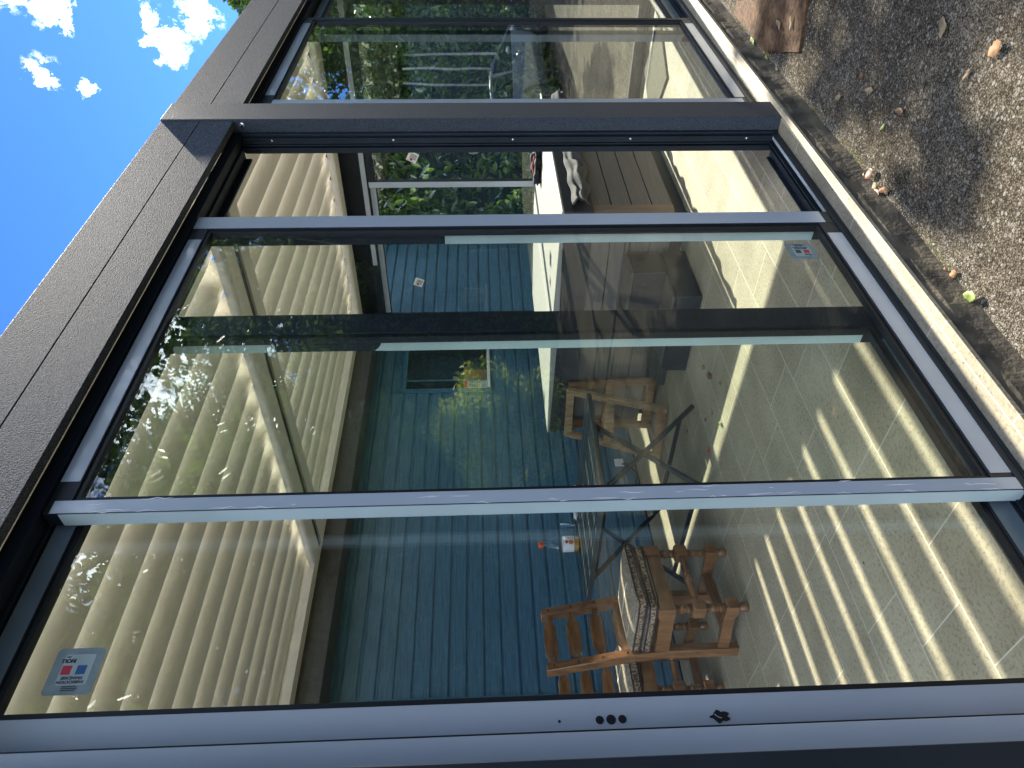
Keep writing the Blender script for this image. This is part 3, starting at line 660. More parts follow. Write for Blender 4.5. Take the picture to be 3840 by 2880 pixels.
# ------------------------------------------------------------------ hot tub
HT = thing('hot_tub', 'square hot tub with grey-brown boarded sides and white cover beside the end windows', 'hot tub', (3.85, 2.53, F0))
x0, x1, y0, y1 = 3.13, 4.56, 1.785, 3.27
ft = F0+.075; ct = -.548
bd = MB(); zz = np.linspace(ft, ct, 5)
for k in range(4):
    a, b_ = zz[k]+(.0025 if k else 0), zz[k+1]-.0025
    bd.box(x0+.075, x1-.02, y0, y0+.02, a, b_); bd.box(x0, x0+.02, y0+.075, y1-.02, a, b_); bd.box(x1-.02, x1, y0+.05, y1-.02, a, b_); bd.box(x0+.05, x1-.05, y1-.02, y1, a, b_)
bd.build('cabinet_boards', MT['spa'], HT, bevel=.002)
box(x0+.012, x1-.012, y0+.012, y1-.012, ft, ct).build('cabinet_core', MT['rubber'], HT)
def rcorner(cx, cy, qx, qy, rad=.05):
    p = [(cx, cy), (cx-qx*.0, cy)]
    p = []
    for k in range(7):
        a = k/6*pi/2; p.append((cx-qx*(rad-rad*(1-cos(a)))-0*qx, cy-qy*rad*sin(a)))
    p = [(cx-qx*rad*cos(k/6*pi/2), cy-qy*rad*sin(k/6*pi/2)) for k in range(7)]
    p = [(cx+qx*.025, cy+qy*.02), (cx-qx*rad, cy+qy*.02)]+p+[(cx+qx*.025, cy-qy*rad)]
    return MB().prism(p, ft, ct, 'z')
rcorner(x0+.049, y0+.049, 1, 1, .051).build('corner_post', MT['spacorner'], HT, smooth=True)
rcorner(x0+.049, y1-.049, 1, -1, .051).build('corner_post', MT['spacorner'], HT, smooth=True)
rcorner(x1-.049, y0+.049, -1, 1, .051).build('corner_post', MT['spacorner'], HT, smooth=True)
box(x0+.05, x1-.05, y0+.035, y1-.05, F0, ft-.002).build('plinth', MT['skirt'], HT)
# cover: two foam halves with slight fall, charcoal skirt
cv = MB(); lx0, lx1, ly0, ly1 = 3.108, 4.575, 1.762, 3.30; my = 2.53
cv.hexa([(lx0, ly0, -.408), (lx1, ly0, -.408), (lx1, my-.003, -.42), (lx0, my-.003, -.42)], [(lx0, ly0, -.395), (lx1, ly0, -.395), (lx1, my-.003, -.380), (lx0, my-.003, -.380)])
cv.hexa([(lx0, my+.003, -.42), (lx1, my+.003, -.42), (lx1, ly1, -.408), (lx0, ly1, -.408)], [(lx0, my+.003, -.380), (lx1, my+.003, -.380), (lx1, ly1, -.395), (lx0, ly1, -.395)])
cv.build('cover', MT['lid'], HT, bevel=.006)
sk = MB(); sk.box(lx0+.002, lx1-.002, ly0+.002, ly1-.002, -.452, -.4215)
sk.box(lx0+.002, lx1-.002, ly0+.002, ly0+.012, -.421, -.4085); sk.box(lx0+.002, lx0+.012, ly0+.0125, ly1-.0125, -.421, -.4085)
sk.box(lx0+.010, lx1-.010, ly0+.010, ly0+.018, ct-.004, -.4525); sk.box(lx0+.010, lx0+.018, ly0+.0185, ly1-.0185, ct-.004, -.4525); sk.box(lx1-.018, lx1-.010, ly0+.0185, ly1-.0185, ct-.004, -.4525); sk.box(lx0+.010, lx1-.010, ly1-.018, ly1-.010, ct-.004, -.4525)
sk.build('cover_skirt', MT['skirt'], HT)
box(3.30, 3.36, 2.30, 2.38, -.3915, -.3835).build('strap_buckle', MT['black'], HT)
box(lx0+.012, lx1-.008, 2.505, 2.555, -.3825, -.3795).build('hinge_seam', MT['skirt'], HT) if False else None
q = MB(); q.lathe((x0-.001, 1.845, -.80), [(.016, 0), (.016, -.004), (.008, -.005)], 14, 'x'); q.build('drain_cap', MT['rubber'], HT, smooth=True)
# grey canvas hanging rumpled over the front edge
cl = MB(); nx, nz_ = 70, 30
vs = []
for i in range(nx):
    x = 3.15+(4.50-3.15)*i/(nx-1)
    for jn in range(nz_):
        t_ = jn/(nz_-1); wob = .010*sin(x*19+t_*4)+.008*sin(x*43+1.3*t_*6)+.006*sin(t_*17+x*8)
        y = 1.758-.030*sin(t_*pi)+wob*(.15+.9*sin(t_*pi)); z = -.452-t_*(.098+.012*sin(x*9+1)+.008*sin(x*27))-.004*sin(x*31)
        vs.append((x, y-.004, z))
fs = [(i*nz_+jn, (i+1)*nz_+jn, (i+1)*nz_+jn+1, i*nz_+jn+1) for i in range(nx-1) for jn in range(nz_-1)]
cl.add(vs, fs); CT = cl.build('canvas_sheet', MT['cloth'], smooth=True); tag(CT, 'rumpled grey canvas hanging over the front edge of the white hot tub cover', 'cloth')
md = CT.modifiers.new('sol', 'SOLIDIFY'); md.thickness = .004
# black bag
def blob(name, c, sx, sy, sz, mat, n=3, amp=.16, par=None, seed=0):
    bm = bmesh.new(); bmesh.ops.create_icosphere(bm, subdivisions=n, radius=1)
    for v in bm.verts:
        p = v.co; k = 1+amp*(sin(p.x*7+seed)+sin(p.y*9+seed*2)+sin(p.z*8+seed*3))/2
        v.co = Vector((p.x*sx*k, p.y*sy*k, max(-.75*sz, p.z*sz*k)))*S
    me = bpy.data.meshes.new(name); bm.to_mesh(me); bm.free(); me.materials.append(mat)
    for p in me.polygons: p.use_smooth = True
    o = bpy.data.objects.new(name, me); C.objects.link(o); o.location = W(*c) if par is None else W(*c)-par.location
    if par: o.parent = par
    return o
BG = thing('bag', 'crumpled black bag with pink trim lying on the white hot tub cover', 'bag', (4.28, 2.10, -.385))
blob('bag_body', (4.28, 2.08, -.362), .07, .10, .030, MT['black'], 4, .30, BG, 2)
blob('bag_fold', (4.22, 2.15, -.365), .05, .05, .024, MT['black'], 3, .30, BG, 5)
q = MB(); q.tube([(4.24, 2.02, -.345), (4.26, 2.10, -.335), (4.22, 2.16, -.352)], [.006, .008, .005], 8); q.build('trim', MT['pink'], BG, smooth=True)
q = MB(); q.tube([(4.30, 2.00, -.352), (4.31, 1.96, -.345), (4.27, 1.95, -.36), (4.24, 1.99, -.355)], .004, 8); q.build('handle', MT['black'], BG, smooth=True)
BK = MB(); BK.box(4.02, 4.16, 1.735, 1.748, -.45, -.415); BK.box(4.05, 4.10, 1.728, 1.7345, -.47, -.405)
BK.tube([(4.0, 1.735, -.46), (3.96, 1.725, -.49), (4.0, 1.722, -.52), (4.08, 1.725, -.50)], .005, 8)
tag(BK.build('strap_buckle', MT['black']), 'black plastic strap and buckle hanging on the grey canvas of the hot tub', 'strap')
# step next to the tub
SP = thing('spa_step', 'dark two-level step with grey treads at the short side of the hot tub', 'step', (2.9, 2.3, F0))
box(2.712, 3.10, 1.985, 2.445, F0, F0+.118).build('step_body', MT['plastic'], SP, bevel=.006)
box(2.93, 3.10, 2.00, 2.43, F0+.119, F0+.285).build('step_body', MT['plastic'], SP, bevel=.006)
box(2.735, 2.925, 2.005, 2.425, F0+.119, F0+.132).build('tread', MT['board'], SP, bevel=.003)
box(2.925, 3.11, 1.995, 2.435, F0+.286, F0+.300).build('tread', MT['board'], SP, bevel=.003)
BD = thing('composite_board', 'long grey composite boards lying against the foot of the hot tub', 'boards', (3.05, 2.6, F0))
box(2.985, 3.095, 2.46, 2.80, F0, F0+.05).build('plank', MT['board'], BD, bevel=.003)
box(3.0, 3.11, 2.47, 2.76, F0+.051, F0+.085).build('plank', MT['board'], BD, bevel=.003)

# ------------------------------------------------------------------ trestle
TR = thing('trestle', 'wooden folding trestle standing open beside the boarded hot tub', 'trestle', (2.95, 3.02, F0))
a_t, b_t = (3.045, 2.885, -.485), (2.995, 3.180, -.485); a_b, b_b = (2.830, 2.845, F0+.005), (2.775, 3.172, F0+.005)
w_ = .040; tk = .026
def tp(p, q_, mat='pine', a=tk, b_=w_, nm='leg'): MB().bar(p, q_, a, b_, up=(0, 1, 0)).build(nm, MT[mat], TR, bevel=.002)
def lerp(p, q_, t): return tuple(p[i]+(q_[i]-p[i])*t for i in range(3))
tp(a_t, a_b); tp(b_t, b_b)
MB().bar(lerp(a_t, a_b, .035), lerp(b_t, b_b, .035), .026, .044).build('top_rail', MT['pine'], TR, bevel=.002)
MB().bar(lerp(a_t, a_b, .955), lerp(b_t, b_b, .955), .026, .048).build('bottom_rail', MT['pineo'], TR, bevel=.002)
c_t, d_t = (3.085, 2.885, -.500), (3.07, 3.185, -.505); c_b, d_b = (3.10, 2.870, F0+.005), (3.075, 3.212, F0+.005)
tp(c_t, c_b, 'pineo'); tp(d_t, d_b, 'pineo')
MB().bar(lerp(c_t, c_b, .93), lerp(d_t, d_b, .93), .026, .048).build('bottom_rail', MT['pineo'], TR, bevel=.002)
MB().bar(lerp(c_t, c_b, .45), lerp(d_t, d_b, .45), .020, .044).build('cross_rail', MT['pineo'], TR, bevel=.002)
MB().bar(lerp(a_t, a_b, .45), lerp(b_t, b_b, .45), .020, .050).build('cross_rail', MT['pine'], TR, bevel=.002)
m1, m2 = lerp(a_t, a_b, .45), lerp(b_t, b_b, .45)
q = MB(); q.hexa([(m1[0], 3.0, m1[2]-.006), (3.09, 3.0, m1[2]-.05), (3.09, 3.06, m1[2]-.05), (m1[0], 3.06, m1[2]-.006)], [(m1[0], 3.0, m1[2]+.006), (3.09, 3.0, m1[2]-.038), (3.09, 3.06, m1[2]-.038), (m1[0], 3.06, m1[2]+.006)])
q.build('brace_board', MT['pine'], TR)
# wall socket + cable behind
SO = thing('wall_socket', 'small pale socket low on the blue wall with a black cable loop', 'socket', (3.12, 3.73, -.94))
box(3.19, 3.25, 3.722, 3.7345, -.94, -.88).build('socket_box', MT['white'], SO, bevel=.003)
MB().tube([(3.2, 3.72, -.93), (3.17, 3.69, -.96), (3.08, 3.68, -1.0), (2.98, 3.69, -.98), (2.93, 3.70, -.93), (2.93, 3.70, -.90)], .006, 8).build('cable', MT['cable'], SO, smooth=True)

# ------------------------------------------------------------------ folding table
TB = thing('folding_table', 'grey metal slatted folding table with crossed legs', 'table', (2.19, 2.82, F0))
tz = -.49
P1, P2, P3, P4 = (2.492, 2.370), (2.468, 3.285), (1.888, 3.262), (1.925, 2.402)
def tt(a, b_):   # bilinear on the table top: a across (P1->P4), b along (P1->P2)
    x = (P1[0]*(1-a)+P4[0]*a)*(1-b_)+(P2[0]*(1-a)+P3[0]*a)*b_
    y = (P1[1]*(1-a)+P4[1]*a)*(1-b_)+(P2[1]*(1-a)+P3[1]*a)*b_
    return x, y
def tbar(mb, A, B, w, zc, h): mb.bar((*A, zc), (*B, zc), w, h)
fr_ = MB(); ins = .02
cs = [tt(ins, .012), tt(ins, .988), tt(1-ins, .988), tt(1-ins, .012)]
for k in range(4): tbar(fr_, cs[k], cs[(k+1) % 4], .030, tz-.012+.0006*k, .022)
fr_.build('table_frame', MT['tablemetal'], TB, bevel=.002)
ns = 9; sl_ = MB()
for k in range(ns):
    a0 = .065+k*(.87/ns); a1 = a0+.87/ns-.016
    for b0, b1 in ((.035, .965),):
        A, B, Cc, Dd = tt(a0, b0), tt(a1, b0), tt(a1, b1), tt(a0, b1)
        sl_.hexa([(*A, tz-.008), (*B, tz-.008), (*Cc, tz-.008), (*Dd, tz-.008)], [(*A, tz-.001), (*B, tz-.001), (*Cc, tz-.001), (*Dd, tz-.001)])
sl_.build('table_slats', MT['tablemetal'], TB, bevel=.0015)
for yy, dx in ((2.49, 0), (3.18, -.01)):
    for (xa, xb) in ((2.480, 1.985), (1.955, 2.400)):
        yo = .008 if xa < 2.2 else -.008
        q = MB(); q.bar((xa+dx, yy+yo, F0+.010), (xb+dx, yy+yo, tz-.026), .012, .026, up=(0, 1, 0)) if False else q.tube([(xa+dx+(.012 if xa > 2.2 else -.012), yy+yo, F0+.010), (xa+dx-(.03 if xa > 2.2 else -.03), yy+yo, F0+.050), (xb+dx, yy+yo, tz-.026)], .0125, 8)
        q.build('leg', MT['tableleg'], TB, smooth=True)
MB().tube([(2.415, 2.49, F0+.085), (2.405, 3.18, F0+.085)], .011, 8).build('stretcher', MT['tableleg'], TB, smooth=True)
MB().tube([(2.02, 2.49, F0+.085), (2.01, 3.18, F0+.085)], .011, 8).build('stretcher', MT['tableleg'], TB, smooth=True)
MB().tube([(2.365, 2.49, tz-.045), (2.355, 3.18, tz-.045)], .011, 8).build('stretcher', MT['tableleg'], TB, smooth=True)
MB().tube([(2.03, 2.49, tz-.055), (2.02, 3.18, tz-.055)], .011, 8).build('stretcher', MT['tableleg'], TB, smooth=True)
# bottle
bx, by = 2.224, 3.215
BT = thing('juice_bottle', 'half empty plastic orange juice bottle with orange cap on the table', 'bottle', (bx, by, tz))
MB().lathe((bx, by, tz), [(.036, 0), (.041, .006), (.041, .11), (.040, .125), (.036, .142), (.028, .162), (.019, .178), (.0155, .186), (.0155, .196)], 28).build('bottle_body', MT['glassc'], BT, smooth=True)
MB().lathe((bx, by, tz), [(.034, .002), (.0395, .007), (.0395, .052)], 24).build('juice', MT['juice'], BT, smooth=True)
MB().lathe((bx, by, tz), [(.0415, .030), (.0418, .031), (.0418, .086), (.0415, .087)], 28).build('bottle_label', MT['paper'], BT, smooth=True)
MB().lathe((bx, by, tz), [(.0175, .190), (.019, .192), (.019, .212), (.017, .215)], 20).build('cap', MT['orange'], BT, smooth=True)
q = MB(); q.lathe((bx-.016, by-.0395, tz+.047), [(.013, 0), (.013, -.0025)], 16, 'y'); q.build('orange_picture', MT['orangeprint'], BT)
q = MB(); q.box(bx-.022, bx-.006, by-.0425, by-.0385, tz+.064, tz+.076); q.build('red_mark', MT['red'], BT)
q = MB()
for k in range(4): q.box(bx+.004, bx+.020, by-.0430, by-.0385, tz+.036+.011*k, tz+.040+.011*k)
q.build('small_print', MT['greyprint'], BT)
# drinking glass
gx, gy = 2.372, 3.262
DG = MB(); DG.lathe((gx, gy, tz), [(.020, 0), (.022, .004), (.026, .05), (.030, .082), (.0285, .082), (.0245, .05), (.020, .010), (.001, .009)], 22)
tag(DG.build('drinking_glass', MT['glassc'], smooth=True), 'empty clear drinking glass at the table edge next to the juice bottle', 'glass')
blob('crumpled_paper', (2.352, 3.135, tz+.010), .026, .020, .013, MT['paper'], 2, .5, None, 3)
tag(C.objects['crumpled_paper'], 'crumpled white paper on the table near the drinking glass', 'paper')
JR = thing('small_jar', 'small dark jar with pale lid on the table behind the door edge', 'jar', (2.325, 2.885, tz))
MB().lathe((2.325, 2.885, tz), [(.018, 0), (.019, .002), (.019, .026), (.017, .030)], 20).build('jar_body', pm('dull_red_jar', (.16, .05, .045), .4), JR, smooth=True)
MB().lathe((2.325, 2.885, tz), [(.0185, .030), (.0185, .042)], 20).build('lid', MT['paper'], JR, smooth=True)

# ------------------------------------------------------------------ chairs (built in local coordinates, then copied)
def lparts(T):
    def lp(mb, name, mat, smooth=False, bevel=0, par=None):
        o = mb.build(name, MT[mat], None, smooth=smooth, bevel=bevel, local=True); o.parent = par or T; return o
    return lp
def turned(mb, x, y, segs):
    # segs: list of (z0, z1, kind)
    for z0_, z1_, kd in segs:
        L = z1_-z0_
        if kd == 'block':
            w = .026; ch = .006
            mb.hexa([(x-w+ch, y-w+ch, z0_), (x+w-ch, y-w+ch, z0_), (x+w-ch, y+w-ch, z0_), (x-w+ch, y+w-ch, z0_)], [(x-w, y-w, z0_+ch), (x+w, y-w, z0_+ch), (x+w, y+w, z0_+ch), (x-w, y+w, z0_+ch)])
            mb.box(x-w, x+w, y-w, y+w, z0_+ch, z1_-ch)
            mb.hexa([(x-w, y-w, z1_-ch), (x+w, y-w, z1_-ch), (x+w, y+w, z1_-ch), (x-w, y+w, z1_-ch)], [(x-w+ch, y-w+ch, z1_), (x+w-ch, y-w+ch, z1_), (x+w-ch, y+w-ch, z1_), (x-w+ch, y+w-ch, z1_)])
        elif kd == 'foot':
            mb.lathe((x, y, z0_), [(.014, 0), (.0185, .006), (.0200, L*.45), (.0165, L*.8), (.0125, L)], 16)
        else:
            pr = [(.0110, 0), (.0165, .05), (.0185, .12), (.0110, .17), (.0195, .22), (.0190, .27), (.0115, .33), (.0160, .48), (.0195, .64), (.0120, .77), (.0195, .83), (.0105, .90), (.0180, .95), (.0110, 1)]
            mb.lathe((x, y, z0_), [(a, b_*L) for a, b_ in pr], 16)
def make_chair(label, ncush, slats=(.454, .554, .655, .754), top=.785):
    T = bpy.data.objects.new('dining_chair', None); C.objects.link(T); tag(T, label, 'chair', 'turned oak dining chairs at the table')
    lp = lparts(T); hw = .151; dp = .125
    for sx in (-1, 1):
        q = MB(); turned(q, sx*hw, -dp, [(0, .040, 'foot'), (.040, .092, 'block'), (.092, .170, 't'), (.170, .226, 'block'), (.226, .290, 't'), (.290, .362, 'block')])
        lp(q, 'leg', 'oak', smooth=True, bevel=0)
        # raked back post
        q = MB(); a, b_ = .0225, .018; xx = sx*(hw-.006)
        ys = [(0, dp), (.30, dp+.005), (.42, dp+.018), (top, dp+.018+.08*(top-.42)/.37)]
        for i in range(3):
            (z0_, ya), (z1_, yb) = ys[i], ys[i+1]
            q.hexa([(xx-b_, ya-a, z0_), (xx+b_, ya-a, z0_), (xx+b_, ya+a, z0_), (xx-b_, ya+a, z0_)], [(xx-b_, yb-a, z1_), (xx+b_, yb-a, z1_), (xx+b_, yb+a, z1_), (xx-b_, yb+a, z1_)])
        po = lp(q, 'back_post', 'oak', bevel=.003)
        for hz in slats:
            yb = dp+.018+(hz-.42)/.37*.08; q = MB()
            q.lathe((xx, yb-a-.0008, hz), [(.0045, 0), (.0045, -.0012)], 10, 'y'); lp(q, 'peg', 'piping', par=po)
    for hz in slats:      # wavy slats
        yb = dp+.018+(hz-.42)/.37*.08; n = 26; vs = []; L = 2*(hw-.020)
        for i in range(n):
            t_ = i/(n-1); x = -L/2+L*t_; e_ = min(t_, 1-t_)*2
            hh = .0115+.0170*max(0, sin(min(1, max(0, (e_-.12)/.6))*pi/2))+.0026*cos(t_*2*pi*4)*(1 if e_ > .2 else 0)
            bow = .012*sin(pi*t_)
            vs += [(x, yb-.007+bow, hz-hh), (x, yb+.007+bow, hz-hh), (x, yb+.007+bow, hz+hh), (x, yb-.007+bow, hz+hh)]
        fs = []
        for i in range(n-1):
            for k in range(4): fs.append((i*4+k, i*4+(k+1) % 4, (i+1)*4+(k+1) % 4, (i+1)*4+k))
        fs += [(0, 1, 2, 3), ((n-1)*4+3, (n-1)*4+2, (n-1)*4+1, (n-1)*4)]
        q = MB(); q.add(vs, fs); lp(q, 'back_slat', 'oakx', bevel=.002)
    lp(box(-hw+.027, hw-.027, -dp-.017, -dp+.013, .292, .350), 'seat_rail', 'oakx', bevel=.002)
    lp(box(-hw+.019, hw-.019, dp-.012, dp+.012, .292, .350), 'seat_rail', 'oakx', bevel=.002)
    for sx in (-1, 1): lp(box(sx*hw-.016, sx*hw+.014, -dp+.0265, dp-.0235, .292, .350), 'seat_rail', 'oak', bevel=.002)
    lp(box(-hw+.02, hw-.02, -dp-.01, dp-.023, .3505, .361), 'seat', 'oakx', bevel=.002)
    # turned front stretcher
    q = MB(); L = 2*hw-.052
    pr = [(.010, 0), (.014, .05), (.011, .10), (.018, .22), (.013, .34), (.017, .38), (.012, .42), (.019, .46), (.019, .54), (.012, .58), (.017, .62), (.013, .66), (.018, .78), (.011, .9), (.014, .95), (.010, 1)]
    q.lathe((-hw+.026, -dp, .198), [(a, b_*L) for a, b_ in pr], 14, 'x'); lp(q, 'stretcher', 'oakx', smooth=True)
    for sx in (-1, 1): lp(box(sx*(hw-.002)-.010, sx*(hw-.002)+.010, -dp+.0265, dp-.0235, .045, .090), 'stretcher', 'oak', bevel=.002)
    lp(box(-hw+.0085, hw-.0085, -.012, .012, .047, .088), 'stretcher', 'oakx', bevel=.002)
    z = .362
    for c in range(ncush):
        th = .040 if ncush == 2 else .048; oy = -.010*c
        pl = [(-.165, -.155+oy), (.165, -.155+oy), (.172, -.10+oy), (.155, .115+oy), (.13, .150+oy), (-.13, .150+oy), (-.155, .115+oy), (-.172, -.10+oy)]
        def ring(sc, zz_, dz=0): return [(px*sc, (py-oy)*sc+oy, zz_) for px, py in pl]
        q = MB(); n = 8; rs = [ring(.93, z+.001), ring(1.0, z+.008), ring(1.012, z+th*.5), ring(1.0, z+th-.008)]
        vs = sum(rs, []); fs = [(i*n+k, i*n+(k+1) % n, (i+1)*n+(k+1) % n, (i+1)*n+k) for i in range(3) for k in range(n)]+[tuple(range(n))[::-1]]
        q.add(vs, fs); cu = lp(q, 'cushion', 'brocade', smooth=True)
        q = MB(); g = 12; vs = []
        rr = ring(1.0, z+th-.008); r1_ = ring(.90, z+th+.003); r0_ = ring(.5, z+th+.012)
        vs = rr+r1_+r0_; fs = [(i*n+k, i*n+(k+1) % n, (i+1)*n+(k+1) % n, (i+1)*n+k) for i in range(2) for k in range(n)]+[tuple(range(2*n, 3*n))]
        q.add(vs, fs); lp(q, 'cushion_top', 'brocadetop', smooth=True, par=cu)
        for zz_ in (z+.006, z+th-.008):
            q = MB(); pp = ring(1.012, zz_); q.tube(pp+[pp[0]], .0035, 6); lp(q, 'piping', 'piping', smooth=True, par=cu)
        for sx in (-.105, 0, .105):
            q = MB(); q.hexa([(sx-.006, -.14+oy, z+th+.000), (sx+.006, -.14+oy, z+th+.000), (sx+.006, .13+oy, z+th+.000), (sx-.006, .13+oy, z+th+.000)],
                             [(sx-.006, -.14+oy, z+th+.0065), (sx+.006, -.14+oy, z+th+.0065), (sx+.006, .13+oy, z+th+.0065), (sx-.006, .13+oy, z+th+.0065)])
            q2 = MB(); yy = np.linspace(-.145, .138, 14)
            vs = []
            for y in yy:
                k = min(1, (.15-abs(y))/.055); zz_ = z+th-.006+.0175*k*(1-.18*abs(sx)/.105) if k < 1 else z+th+.0125-.004*abs(sx)/.105
                vs += [(sx-.006, y+oy, zz_), (sx+.006, y+oy, zz_)]
            q2.add(vs, [(2*i, 2*i+1, 2*i+3, 2*i+2) for i in range(13)]); lp(q2, 'stripe', 'cream', smooth=True, par=cu)
        z += th+.004
    return T
def dup(root, label):
    r_ = root.copy(); C.objects.link(r_); r_['label'] = label
    for ch in list(root.children):
        c_ = ch.copy(); C.objects.link(c_); c_.parent = r_
        for g in ch.children:
            d_ = g.copy(); C.objects.link(d_); d_.parent = c_
    return r_
CH1 = make_chair('oak chair with turned legs nearest the glass, two stacked floral cushions on its seat', 2)
CH1.location = W(1.590, 2.735, F0); CH1.rotation_euler = (0, 0, radians(12))
CH2 = make_chair('lower oak chair behind the nearer one, three back slats and a single cushion', 1, (.454, .556, .660), .700)
CH2.location = W(1.540, 3.255, F0); CH2.rotation_euler = (0, 0, radians(2))

# doormat
q = MB(); q.prism([(3.95, 1.44), (4.36, 1.20), (4.55, 1.36), (4.55, 1.62), (4.37, 1.72), (4.20, 1.65), (3.985, 1.57)][:0] or [(3.945, 1.44), (4.30, 1.25), (4.50, 1.60), (4.15, 1.79)], F0+.001, F0+.012, 'z')
tag(q.build('doormat', MT['mat']), 'grey-green ribbed doormat on the tiles at the far end window', 'doormat')
# rusty plate on the driveway
q = MB(); pl = []
base = [(2.586, .852), (2.899, .957), (3.10, .99), (3.60, 1.02), (3.60, .92), (3.10, .832), (2.624, .704)]
base = [(2.586, .855), (2.78, .925), (2.895, .962), (3.35, .955), (3.35, .90), (3.10, .832), (2.86, .765), (2.632, .708)]
for i, (x, y) in enumerate(base):
    x2, y2 = base[(i+1) % len(base)]
    for k in range(5): t_ = k/5; pl.append((x+(x2-x)*t_+random.uniform(-.004, .004), y+(y2-y)*t_+random.uniform(-.004, .004)))
q.prism(pl, ZD+.001, ZD+.009, 'z'); tag(q.build('drain_cover', MT['rust']), 'rusty brown mossy drain cover set in the asphalt by the kerb', 'drain cover')
# dark seam in the paving beyond the end wall
q = MB(); q.box(4.81, 4.835, -3, 3.7, ZD+.002, ZD+.010); tag(q.build('drain_channel', MT['rubber']), 'narrow black drain line in the asphalt beyond the end windows', 'drain')

# ------------------------------------------------------------------ fallen leaves
def leaf(x, y, z, L, wd, ang, mat, label, curl=.25, kind='oval', tilt=0):
    n = 11; vs = []; fs = []; curl *= .85
    for i in range(n):
        t_ = i/(n-1); xx = (t_-.5)*L
        h = wd/2*(sin(pi*t_**.85)**.8)
        if kind == 'lobed': h *= (.75+.35*abs(sin(t_*pi*3.5)))
        zc = curl*L*(abs(t_-.5)**2)+.03*L*sin(t_*9)
        vs += [(xx, -h, zc+curl*h*.9), (xx, 0, zc), (xx, h, zc+curl*h*.7)]
    for i in range(n-1):
        for k in range(2): fs.append((i*3+k, (i+1)*3+k, (i+1)*3+k+1, i*3+k+1))
    vs += [(L*.5, -.004*L*3, .01*L), (L*.5, .004*L*3, .01*L), (L*.78, .03*L, .10*L)]; fs.append((len(vs)-3, len(vs)-2, len(vs)-1))
    me = bpy.data.meshes.new('fallen_leaf'); me.from_pydata([Vector(v)*S for v in vs], [], fs); me.materials.append(MT[mat])
    for p in me.polygons: p.use_smooth = True
    me.transform(Matrix.Scale(.92, 4))
    o = bpy.data.objects.new('fallen_leaf', me); C.objects.link(o); o.location = W(x, y, z+.002); o.rotation_euler = (radians(tilt), 0, radians(ang))
    md = o.modifiers.new('s', 'SOLIDIFY'); md.thickness = .0006
    return tag(o, label, 'leaf', 'fallen leaves')
A_ = ZD
leaf(1.302, .963, A_+.012, .050, .028, 25, 'dl_green', 'bright green crinkled leaf on the asphalt beside the kerb', .3, 'lobed')
leaf(1.395, .968, A_+.004, .032, .022, 70, 'dl_orange', 'small orange leaf near the kerb beside a cluster of dry bits', .3, 'lobed')
leaf(1.425, .985, A_+.004, .034, .014, 110, 'dl_orange', 'narrow orange leaf pressed against the kerb foot', .3)
leaf(1.88, .957, A_+.010, .048, .030, 60, 'dl_red', 'broad glossy reddish leaf, uppermost of the leaf cluster by the kerb', .35)
leaf(1.905, .985, A_+.008, .040, .016, 130, 'dl_tan', 'narrow tan leaf leaning on the kerb face', .2)
leaf(1.815, .985, A_+.008, .046, .030, 15, 'dl_red', 'broad pinkish brown leaf, lowest of the leaf cluster by the kerb', .3)
leaf(1.79, .958, A_+.010, .048, .018, 40, 'dl_orange', 'slim orange-brown leaf standing on edge in the cluster by the kerb', .25)
leaf(1.835, .972, A_+.008, .030, .022, 80, 'dl_tan', 'small curled tan leaf in the middle of the cluster by the kerb', .6)
leaf(1.858, .767, A_+.004, .046, .018, 15, 'dl_brown', 'curled brown leaf lying alone on the asphalt below the middle post', .5)
leaf(1.915, .835, A_+.003, .030, .012, 60, 'dl_green', 'small pale green leaf on the asphalt between kerb and lone brown leaf', .2)
leaf(2.041, .782, A_+.004, .050, .018, 20, 'dl_tan', 'yellowish twisted leaf on the asphalt near the middle post', .5)
leaf(2.21, .868, A_+.004, .040, .022, 35, 'dl_tan', 'pale tan pointed leaf on the shaded asphalt beside the kerb', .4, 'lobed')
leaf(2.12, .770, A_+.003, .024, .018, 35, 'dl_orange', 'tiny orange leaf fragment in the middle of the asphalt', .3)
leaf(1.809, .545, A_+.006, .055, .030, 120, 'dl_tan', 'large olive tan leaf in the tree shade at the outer edge of the asphalt', .4, 'lobed')
leaf(1.591, .522, A_+.006, .048, .034, 60, 'dl_orange', 'crinkled orange and yellow leaf furthest from the kerb', .4, 'lobed')
leaf(1.655, .600, A_+.003, .036, .014, 70, 'dl_brown', 'thin brown leaf in shade between the two big outer leaves', .3)
leaf(2.70, .800, A_+.014, .055, .016, 120, 'dl_tan', 'long pale leaf lying on the rusty drain cover', .25)
leaf(2.80, .835, A_+.012, .060, .020, 160, 'dl_tan', 'crumpled pale leaf higher on the rusty drain cover', .6)
leaf(3.05, .972, A_+.006, .060, .022, 165, 'dl_green', 'pale greenish leaf between kerb and rusty drain cover', .3)
leaf(2.86, .985, A_+.004, .055, .026, 130, 'dl_green', 'light green leaf at the kerb beside the drain cover', .3, 'lobed')
leaf(2.81, .988, A_+.006, .045, .024, 60, 'dl_red', 'pink-tinted leaf at the kerb end of the drain cover', .3)
leaf(2.74, .975, A_+.004, .040, .020, 100, 'dl_tan', 'tan curled leaf at the kerb below the pink one', .5)
leaf(2.491, 2.226, F0, .050, .028, 60, 'dl_tan', 'dry leaf on the tiles nearest the dark step', .4)
leaf(2.412, 2.209, F0, .052, .038, 20, 'dl_brown', 'large brown leaf of a pair on the tiles in the shade', .3)
leaf(2.385, 2.190, F0, .046, .030, 70, 'dl_orange', 'orange leaf overlapping the large brown leaf on the tiles', .3, 'lobed')
leaf(2.267, 2.120, F0, .044, .022, 35, 'dl_tan', 'pale leaf on the sunlit band of tiles', .5)
